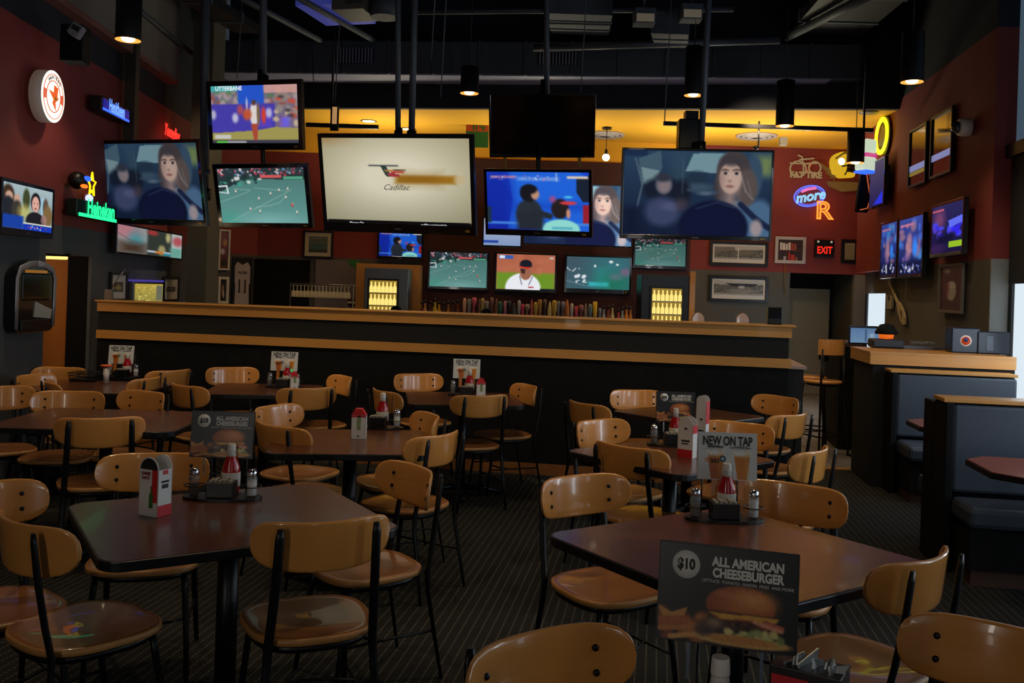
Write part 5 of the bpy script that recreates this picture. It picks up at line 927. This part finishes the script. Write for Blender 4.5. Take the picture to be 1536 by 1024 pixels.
t = thing('white_light_box', 'pale lit double sign box beside the lowest cylinder lamp', 'sign', at(1299, 234, 12.5), .5); gw = glow('pale_green_face', (190, 205, 180), .95); B(-.1, .1, -.1, .1, .03, .22).build('upper_face', gw, t, .03); B(-.11, .11, -.1, .1, -.2, -.02).build('lower_face', gw, t, .03); B(-.1, .1, -.1, .1, -.02, .03).build('magenta_band', glow('magenta_band', (190, 50, 130), 1), t); B(-.11, .11, -.1, .1, -.23, -.2).build('blue_band', blue, t); MB().tube([(0, .1, 0), (.3, .1, 0)], .02).build('bracket', blackmetal, t)
t = thing('guitar_sign', 'dark guitar shaped sign with an orange outline in the right rear corner', 'sign', at(1297, 288, 12.7), .3); MB().prism([(-.12, -.28), (.06, -.28), (.13, -.1), (.05, .3), (-.05, .3), (-.1, 0)], 0, .05).build('body', matteblack, t, .01); MB().tube([(-.08, -.02, -.25), (.04, -.02, -.22), (.08, -.02, -.08), (.0, -.02, .28)], .008).build('orange_outline', glow('dim_orange_tube', (170, 80, 40), .9), t)
PR = Plane((rx(13) - .03, 13), (rx(8) - .03, 8))
t = thing('oval_neon', 'tall oval yellow neon sign on the right wall', 'neon sign', PR.hit(1328, 204), PR.rz); m = MB()
for q in (1, .85): m.tube([(.30 * q * cos(a * pi / 12), -.05, .235 * q * sin(a * pi / 12)) for a in range(24)], .016, 6, closed=True)
m.build('oval_tube', glow('neon_lemon', (250, 240, 30), 1.4), t); MB().prism([(-.2, -.1), (.12, -.16), (.2, .05), (-.02, .14)], -.04, -.01).build('gold_emblem', mat('emblem_gold', (120, 96, 40), .4, emit=(90, 70, 20), estr=.5), t); m = MB().lathe([(.26, -.012), (.26, 0)], 24, axis='y'); m.build('backing', mat('backing_dark', (40, 26, 20), .5), t)
mir = mat('bronze_mirror', (70, 50, 30), .12, metal=.7, coat=.3)
for i, (px, lab) in enumerate((((1366, 190, 1392, 278), 'narrow mirrored beer sign high on the right wall, farther one'), ((1399, 168, 1431, 263), 'larger mirrored beer sign high on the right wall, nearer one'))):
    t, x, z = framed(lab, px, PR, b=.03, mt=mir, nm='beer_mirror', cat='mirror')
    B(-x + .03, x - .05, -.016, -.012, -z * .45, -z * .25).build('lit_band', glow('mirror_band', (140, 150, 210), .55), t); B(-x + .03, x - .05, -.0155, -.012, -z * .6, -z * .47).build('gold_band', glow('mirror_gold', (150, 130, 40), .5), t) if i == 0 else None
framed('framed red beer poster on the right wall below the single television', (1412, 396, 1447, 470), PR, Pic(36, 70, (92, 46, 40), (70, 34, 30)).ell(.5, .55, .22, .22, (170, 160, 150), 1, .06).ell(.5, .42, .2, .08, (190, 180, 170), 1, .1).ell(.3, .1, .15, .05, (200, 200, 200), .7, .4).ell(.3, .5, .1, .2, (110, 40, 34), .7, .5), fr=mat('grey_frame', (96, 90, 84), .5), b=.03, mb=.0)
t = thing('dome_camera', 'white dome security camera on the right wall', 'camera', PR.hit(1455, 191), PR.rz); MB().lathe([(.09, 0), (.09, -.08), (.08, -.11)], 20, axis='y').build('camera_base', capw, t); MB().ball((0, -.12, 0), .06, 14).build('dome_glass', mat('smoked_dome', (40, 42, 46), .1, coat=.6), t)
PP = Plane((rx(13) - .02, 13), (rx(8) - .02, 8)); a, b = PP.hit(1336, 420), PP.hit(1361, 486); t = thing('canoe_paddle', 'pale wooden canoe paddle hanging on the right wall', 'paddle', b, PP.rz); v = a - b; u = v.dot(PP.d); 
ang = atan2(u, v.z); Lp = sqrt(u * u + v.z ** 2); bl_ = [(-.0, 0), (.06, .06), (.085, .18), (.07, .34), (.02, .46), (.016, Lp - .08), (.05, Lp - .06), (.05, Lp - .02), (-.05, Lp - .02), (-.05, Lp - .06), (-.016, Lp - .08), (-.02, .46), (-.07, .34), (-.085, .18), (-.06, .06)]
MB().prism([(x * cos(ang) + y * sin(ang), -x * sin(ang) + y * cos(ang)) for x, y in bl_], -.03, -.008).build('paddle', mat('pale_ash_wood', (176, 158, 118), .5, noise=.08), t, .004); MB().prism([(x * cos(ang) + y * sin(ang), -x * sin(ang) + y * cos(ang)) for x, y in ((-.03, .14), (.04, .2), (.03, .27), (-.01, .22))], -.032, -.03).build('blade_emblem', ink, t)
c, w_, h_ = PP.rect(1333, 443, 1341, 463); t = thing('wall_switch', 'pale thermostat plate beside the paddle', 'switch', c, PP.rz); B(-w_ / 2, w_ / 2, -.03, 0, -h_ / 2, h_ / 2).build('plate', mat('thermostat_beige', (150, 144, 120), .5), t, .006); B(-.03, .03, -.034, -.03, .02, .08).build('dial', blackplastic, t)

# ------------------------------------------------------------------ coolers, taps, bottles behind the half wall
struct('trim_15', B(BP.hit(541, 430).x, BP.hit(634, 430).x, 14.62, 15.02, 0, BP.hit(580, 397).z), trimwood)
struct('trim_16', B(at(1034, 430, 13.9).x, at(1042, 430, 13.9).x, 13.85, 14.0, 0, at(1038, 407, 13.9).z), trimwood)
def cooler(lab, x0, x1, ytop, dx0, dx1, dtop, dbot, d, body):
    a, b = at(x0, 440, d), at(x1, 440, d); top = at((x0 + x1) / 2, ytop, d).z; t = thing('bottle_cooler', lab, 'cooler', ((a.x + b.x) / 2, d, 0)); hw = (b.x - a.x) / 2
    B(-hw, hw, 0, .55, 0, top).build('cabinet', body, t, .01); p, q = at(dx0, dtop, d).x - t.location.x, at(dx1, dtop, d).x - t.location.x; zt = at(dx0, dtop, d).z; zb = .95
    fr = MB(); fr.box(p - .03, p, -.03, 0, zb, zt).box(q, q + .03, -.03, 0, zb, zt).box(p - .03, q + .03, -.03, 0, zt, zt + .03).build('door_frame', blackplastic, t)
    B(p, q, -.008, -.002, zb, zt).build('lit_interior', glow('cooler_glow', (150, 120, 40), .8), t)
    sh = (zt - zb) / 4
    for k in range(4): B(p, q, -.07, -.008, zb + k * sh - .006, zb + k * sh + .006).build('wire_shelf', steel, t)
    n = 7; bb = glow('beer_bottle_glow', (240, 214, 120), 1.1)
    return t, p, q, zb, sh, n, bb
bp_ = {}
def fill_cooler(r, side):
    t, p, q, zb, sh, n, bb = r
    for k in range(1, 4):
        for j in range(n):
            key = 'b'; x = t.location.x + p + (j + .5) * (q - p) / n
            if key not in bp_:
                hgt = sh * .85; o = MB().lathe([(.026, 0), (.027, .005), (.027, hgt * .5), (.011, hgt * .72), (.011, hgt), (.0001, hgt)], 10).build('beer_bottle', bb); bp_[key] = o
            else: o = bp_[key].copy(); COL.objects.link(o)
            o.location = (x, t.location.y - .04, zb + k * sh + .006); tag(o, 'pale glowing beer bottle on a shelf of the %s lit cooler' % side, 'bottle', 'bottles in the %s cooler' % side)
fill_cooler(cooler('steel bottle cooler with lit glass door at the left end of the back bar', 546, 612, 402, 555, 596, 420, 470, 14.0, steel), 'left')
fill_cooler(cooler('black bottle cooler with lit glass door at the right end of the back bar', 962, 1034, 412, 978, 1023, 432, 478, 13.9, mat('cooler_black', (26, 28, 32), .35)), 'right')
a, b = at(548, 470, 14.0), at(962, 470, 14.0)
t = thing('back_bar_counter', 'dark back bar counter carrying the tap handles behind the half wall', 'counter', (a.x + .9, 13.6, 0)); Lc = b.x - a.x - 1.0; B(0, Lc, 0, 1.0, 0, .95).build('cabinet', matteblack, t); B(-.02, Lc, -.03, 1.03, .95, .99).build('counter_top', mat('dark_granite', (30, 28, 28), .25), t)
tw = thing('tap_tower', 'long steel beer tap tower along the back bar', 'tap tower', (at(692, 460, 13.5).x, 13.66, .99)); Lt = at(905, 460, 13.5).x - at(692, 460, 13.5).x; B(0, Lt, -.06, .06, .10, .2).build('tower_rail', steel, tw, .01)
for k in range(4): B(Lt * (k + .5) / 4 - .04, Lt * (k + .5) / 4 + .04, -.04, .04, 0, .10).build('tower_leg', steel, tw)
taps = [(697, 447, 'peach', (210, 160, 130)), (704, 448, 'slim grey', (110, 116, 110)), (711, 446, 'pink', (190, 80, 90)), (719, 448, 'brown', (120, 76, 56)), (724, 447, 'straw', (170, 140, 80)), (730, 451, 'smoky grey', (110, 104, 104)), (738, 446, 'tall mauve brown', (130, 84, 76)), (745, 448, 'amber brown', (120, 80, 40)), (750, 452, 'dark green', (20, 80, 64)), (758, 451, 'rose and white', (180, 110, 130)), (764, 451, 'black', (36, 34, 32)), (771, 454, 'dark olive', (60, 56, 44)), (779, 450, 'silver white', (170, 164, 160)), (784, 456, 'crimson', (190, 40, 80)), (791, 456, 'tan', (150, 126, 100)), (798, 449, 'red over white', (190, 90, 80)), (804, 453, 'yellow disc', (190, 160, 50)), (810, 449, 'bronze', (140, 100, 40)), (818, 449, 'dark umber', (90, 74, 60)), (825, 452, 'cream and gold', (230, 206, 120)), (832, 450, 'mustard', (190, 150, 40)), (838, 451, 'grey patterned', (110, 116, 124)), (845, 452, 'lilac grey', (130, 122, 136)), (851, 449, 'orange', (190, 110, 30)), (858, 455, 'pale figure', (190, 180, 170)), (865, 459, 'raspberry', (190, 60, 80)), (872, 457, 'dusty rose', (150, 90, 90)), (879, 455, 'bone', (160, 140, 120)), (886, 456, 'teal grey', (110, 136, 136)), (893, 452, 'bright yellow', (226, 180, 40)), (900, 462, 'small steel', (120, 124, 130))]
tp = {}
for i, (px, py, nm, col) in enumerate(taps):
    top = at(px, py, 13.55); base = 1.19; L_ = top.z - base; m = mat('tap_' + nm.replace(' ', '_'), col, .4, noise=.15, nscale=12, emit=col, estr=.0)
    sty = i % 4; wv = .024 + .006 * (i % 3)
    pr = [[(.010, 0), (.016, .05), (wv, L_ * .5), (wv * 1.1, L_ * .85), (wv * .6, L_)], [(.010, 0), (.014, .04), (wv * .8, L_ * .3), (wv * .9, L_ * .98), (.006, L_)], [(.010, 0), (.02, .06), (.014, L_ * .55), (wv * 1.2, L_ * .8), (wv * .8, L_)], [(.012, 0), (wv * 1.1, .06), (wv, L_ * .6), (wv * .45, L_ * .9), (.004, L_)]][sty]
    t = MB().lathe(pr, 10).build('tap_handle', m, tw); t.location = (top.x - tw.location.x, 13.58 - 13.66, base - .99); t['label'] = '%s tap handle' % nm; MB().lathe([(.012, -.03), (.012, .005)], 8).build('ferrule', chrome, t)
bts = [(633, 452, (120, 60, 40)), (638, 450, (210, 150, 90)), (646, 452, (90, 50, 40)), (650, 455, (120, 90, 40)), (653, 448, (230, 190, 70)), (659, 452, (210, 160, 30)), (666, 454, (70, 50, 50)), (673, 452, (170, 110, 60)), (680, 452, (90, 60, 60)), (687, 450, (110, 70, 50)), (906, 459, (160, 164, 170)), (913, 459, (150, 80, 40)), (919, 457, (200, 180, 120)), (928, 464, (190, 80, 80)), (934, 461, (150, 160, 160)), (940, 459, (230, 130, 30)), (946, 460, (190, 120, 30))]
for i, (px, py, col) in enumerate(bts):
    top = at(px, py, 13.8); L_ = top.z - .99; o = MB().lathe([(.036, 0), (.038, .01), (.038, L_ * .55), (.014, L_ * .78), (.014, L_ * .97), (.011, L_)], 12); t = thing('liquor_bottle', 'liquor bottle standing %s on the back bar' % ('left of the tap handles' if px < 700 else 'right of the tap handles'), 'bottle', (top.x, 13.8, .99), 0, 'liquor bottles %s' % ('left of the taps' if px < 700 else 'right of the taps')); o.build('bottle', mat('liquor_%d' % i, col, .12, noise=.4, nscale=20, coat=.5), t); MB().lathe([(.0155, L_ * .9), (.0155, L_ + .01)], 10).build('stopper', blackplastic, t)
for i, (px, py) in enumerate(((1040, 468), (1108, 469), (733, 462), (602, 458))):
    d = 10.6; top = at(px, py, d); t = thing('bar_stool', ['stool whose rounded back shows behind the half wall below the wood post', 'stool whose rounded back shows behind the half wall under the stadium photographs', 'stool back showing dimly among the tap handles', 'stool back before the left cooler'][i], 'stool', (top.x, d, 0), radians(6 - 6 * i), 'bar stools behind the half wall')
    hz = top.z - .31; sd = [.45, .45, .2, .2][i]
    m = MB().prism([(.072 * cos(radians(a)), top.z - .09 + .09 * sin(radians(a))) for a in range(0, 181, 15)] + [(-.072, top.z - .2), (.072, top.z - .2)], -.20, -.15); m.build('backrest', wood if i < 2 else matteblack, t, .004)
    MB().lathe([(.0001, hz - .03), (.17, hz - .03), (.18, hz - .01), (.17, hz), (.0001, hz)], 20).build('seat', woodseat, t)
    for s in (-1, 1): MB().tube([(s * .12, -.18, top.z - .12), (s * .14, -.16, hz - .02), (s * .19, -.2, 0)], .012).build('leg', blackmetal, t); MB().tube([(s * .13, .12, hz - .02), (s * .19, .19, 0)], .012).build('leg', blackmetal, t)
    MB().tube([(-.17, -.18, .3), (.17, -.18, .3), (.17, .17, .3), (-.17, .17, .3)], .009, 6, closed=True).build('footrest', blackmetal, t)
t = thing('small_speaker', 'black box speaker standing on the right end of the half wall', 'speaker', KW.a + KW.d * (KL - .10) + Vector((0, .14, 1.393)), KW.rz); B(-.07, .05, -.05, .07, 0, .15).build('speaker_box', mat('speaker_black', (20, 22, 26), .35), t, .006); B(-.06, .04, -.054, -.05, .05, .14).build('speaker_grille', matteblack, t); B(-.06, .04, -.054, -.05, .01, .04).build('lower_panel', blackplastic, t)

# ------------------------------------------------------------------ stools by the passage
for i, (px, d, py, yaw, m_, lab) in enumerate(((1238, 9.8, 508, 22, wood, 'tall stool with honey wood back in the passage at right'), (1216, 10.3, 518, 75, blackmetal, 'tall stool with black back beside the end of the half wall'))):
    p = at(px - 4, 566, d); t = thing('bar_stool', lab, 'stool', (p.x, d, 0), radians(yaw), 'tall stools in the passage'); hz = .74
    MB().lathe([(.0001, hz), (.19, hz + .005), (.2, hz + .02), (.19, hz + .035), (.0001, hz + .03)], 24).build('seat', wood, t); MB().lathe([(.17, hz - .02), (.17, hz)], 24).build('seat_ring', blackmetal, t)
    m = MB(); tz_ = at(px, py, d).z
    pts = [(.2 * sin(radians(a)), -.2 * cos(radians(a))) for a in range(-55, 56, 10)]
    for (x0, y0), (x1, y1) in zip(pts[:-1], pts[1:]): m.add([(x0, y0, tz_ - .16), (x1, y1, tz_ - .16), (x1, y1, tz_), (x0, y0, tz_), (x0 * 1.06, y0 * 1.06, tz_ - .16), (x1 * 1.06, y1 * 1.06, tz_ - .16), (x1 * 1.06, y1 * 1.06, tz_), (x0 * 1.06, y0 * 1.06, tz_)], [(0, 1, 2, 3), (7, 6, 5, 4), (3, 2, 6, 7), (0, 4, 5, 1), (0, 3, 7, 4), (1, 5, 6, 2)])
    m.build('backrest', m_, t)
    for s in (-1, 1):
        MB().tube([(s * .14, -.15, tz_ - .1), (s * .15, -.15, hz), (s * .19, -.2, 0)], .012).build('leg', blackmetal, t); MB().tube([(s * .14, .13, hz), (s * .19, .19, 0)], .012).build('leg', blackmetal, t)
    MB().tube([(-.18, -.19, .2), (.18, -.19, .2), (.18, .18, .2), (-.18, .18, .2)], .009, 6, closed=True).build('footrest', blackmetal, t)

# ------------------------------------------------------------------ booths
def bench(lab, x0, y0, L_, face=1, top=1.02, seat=.46, rail=True, sd=.55):
    t = thing('booth_bench', lab, 'bench', (x0, y0, 0), hrz); s = -face      # seat lies toward -y when face = 1
    def bb(a, b, c, d, e, f, nm, m_, bev=.0): lo, hi = sorted((c * face, d * face)); return B(a, b, lo, hi, e, f).build(nm, m_, t, bev)
    bb(.02, L_, -.02, .09, .12, top, 'backrest_shell', matteblack); bb(.05, L_, -.11, -.02, seat + .02, top - .01, 'backrest_pad', vinyl, .02); bb(.05, L_, -sd, -.1, seat - .12, seat, 'seat_pad', vinyl, .03); bb(.07, L_, -sd + .05, 0, .1, seat - .12, 'seat_base', matteblack); bb(.09, L_, -sd + .08, .0, 0, .1, 'kick_base', mat('brown_kick_board', (70, 40, 26), .6))
    bb(0, .05, -.13, .1, 0, top, 'end_panel', matteblack, .01)
    if rail: bb(-.01, L_, -.12, .1, top, top + .025, 'top_rail', trimwood, .004)
    return t
b1 = at(1328, 700, 7.98); bench('rear booth bench with slate vinyl back against the half wall', b1.x, 7.98, 1.0)
b2 = at(1411, 700, 5.66); bench('front booth bench with tall slate vinyl back and wood rail at right', b2.x, 5.70, 1.38, sd=.45)
bench('booth bench back to back with the front one, facing the rear bench', b2.x + .03, 5.90, 1.34, face=-1, top=1.0, rail=False, sd=.42)
def booth_table(lab, x0, y0, L_, wd):
    t = thing('booth_table', lab, 'table', (x0, y0, 0), hrz); c = .13
    MB().slab([(c, 0), (L_, 0), (L_, wd), (c, wd), (0, wd - c), (0, c)], .722, .75).build('table_top', mat('russet_laminate', (126, 66, 50), .3, noise=.15, nscale=4), t); MB().slab([(c, -.008), (L_, -.008), (L_, wd + .008), (c, wd + .008), (-.008, wd - c), (-.008, c)], .715, .745).build('edge_band', edge_m, t)
    MB().lathe([(.04, 0), (.04, .715)], 14, (L_ * .55, wd / 2, 0)).build('pedestal', blackmetal, t); B(L_ * .55 - .25, L_ * .55 + .25, wd / 2 - .04, wd / 2 + .04, 0, .03).build('base_foot', blackmetal, t)
p = onz(1364, 627, .75); q = onz(1407, 643, .75); booth_table('booth table between the rear and front benches', 2.87, 6.36, 1.1, .62)
p = onz(1459, 687, .75); booth_table('booth table nearest to us at the right edge', 2.49, 4.66, 1.15, .66)
# things on the right half wall
def onhw(px, d): return at(px, 500, d).x
t = thing('dark_speaker_box', 'dark navy box with a round red and white emblem on the right half wall', 'box', (onhw(1449, 8.35), 8.35, 1.181), hrz); B(-.12, .12, 0, .2, 0, .225).build('box', mat('navy_plastic', (22, 32, 50), .35), t, .01); MB().lathe([(.0001, -.004), (.05, -.004), (.05, 0)], 24, (.0, 0, .11), 'y').build('emblem_disc', mat('emblem_white', (210, 200, 196), .4, emit=(170, 150, 146), estr=.3), t); MB().lathe([(.0001, -.007), (.038, -.007), (.038, -.004)], 20, (.0, 0, .11), 'y').build('emblem_red', mat('emblem_orange', (196, 70, 30), .4, emit=(150, 50, 16), estr=.3), t); MB().lathe([(.0001, -.009), (.02, -.009), (.02, -.007)], 16, (.0, 0, .118), 'y').build('emblem_blue', mat('emblem_blue', (40, 50, 110), .4), t)
t = thing('register_terminal', 'dark navy terminal with a pale slot beside the emblem box', 'terminal', (onhw(1492, 8.3), 8.3, 1.181), hrz); B(-.14, .13, 0, .14, 0, .20).build('box', M['navy_plastic'], t, .01); B(-.065, -.01, -.004, 0, .03, .16).build('pale_slot', mat('slot_grey', (96, 108, 124), .5), t)
t = thing('computer_monitor', 'computer monitor glowing pale blue behind the right half wall', 'monitor', (at(1298, 520, 9.6).x, 9.6, 0), .1); zz = at(1298, 503, 9.6).z; B(-.18, .18, 0, .03, zz - .09, zz + .1).build('monitor_case', M['navy_plastic'], t, .008); Pic(40, 24, (90, 120, 160), (110, 140, 170)).rect(.48, .1, .52, .9, (60, 80, 110)).ell(.7, .5, .08, .15, (160, 180, 200), .7, .4).build('screen', scrm, t, .33, .15, -.003, .8, 0, zz); MB().lathe([(.02, .0), (.02, zz - .09)], 12, (0, .02, 0)).build('stand', blackmetal, t); B(-.1, .1, -.08, .12, 0, .02).build('foot', blackmetal, t)
t = thing('heat_lamp', 'black domed heat lamp glowing orange above a dark box', 'lamp', (onhw(1330, 8.75), 8.75, 1.181), hrz); B(-.13, .16, -.02, .2, 0, .085).build('base_box', mat('box_blue_black', (24, 30, 40), .5), t, .02); MB().lathe([(.10, .13), (.105, .15), (.06, .22), (.0001, .235)], 20, (.02, .1, 0)).build('dome', matteblack, t); MB().lathe([(.0001, .085), (.062, .09), (.07, .13), (.0001, .132)], 20, (.02, .1, 0)).build('glowing_core', mat('ember_core', (150, 70, 20), .5, emit=(230, 100, 20), estr=.8, noise=.4, nscale=60), t)
t = thing('utensil_tray', 'low clear tray of small items on the right half wall', 'tray', (onhw(1386, 8.75), 8.75, 1.181), hrz); B(-.18, .18, 0, .14, 0, .03).build('tray', mat('grey_tray', (70, 74, 80), .4), t, .004); m = MB()
for k in range(16): m.tube([(-.1 + k * .014, .05, .03), (-.102 + k * .014, .05, .075)], .003, 5)
m.build('utensils', mat('tray_silver', (140, 145, 150), .3, metal=.6), t)
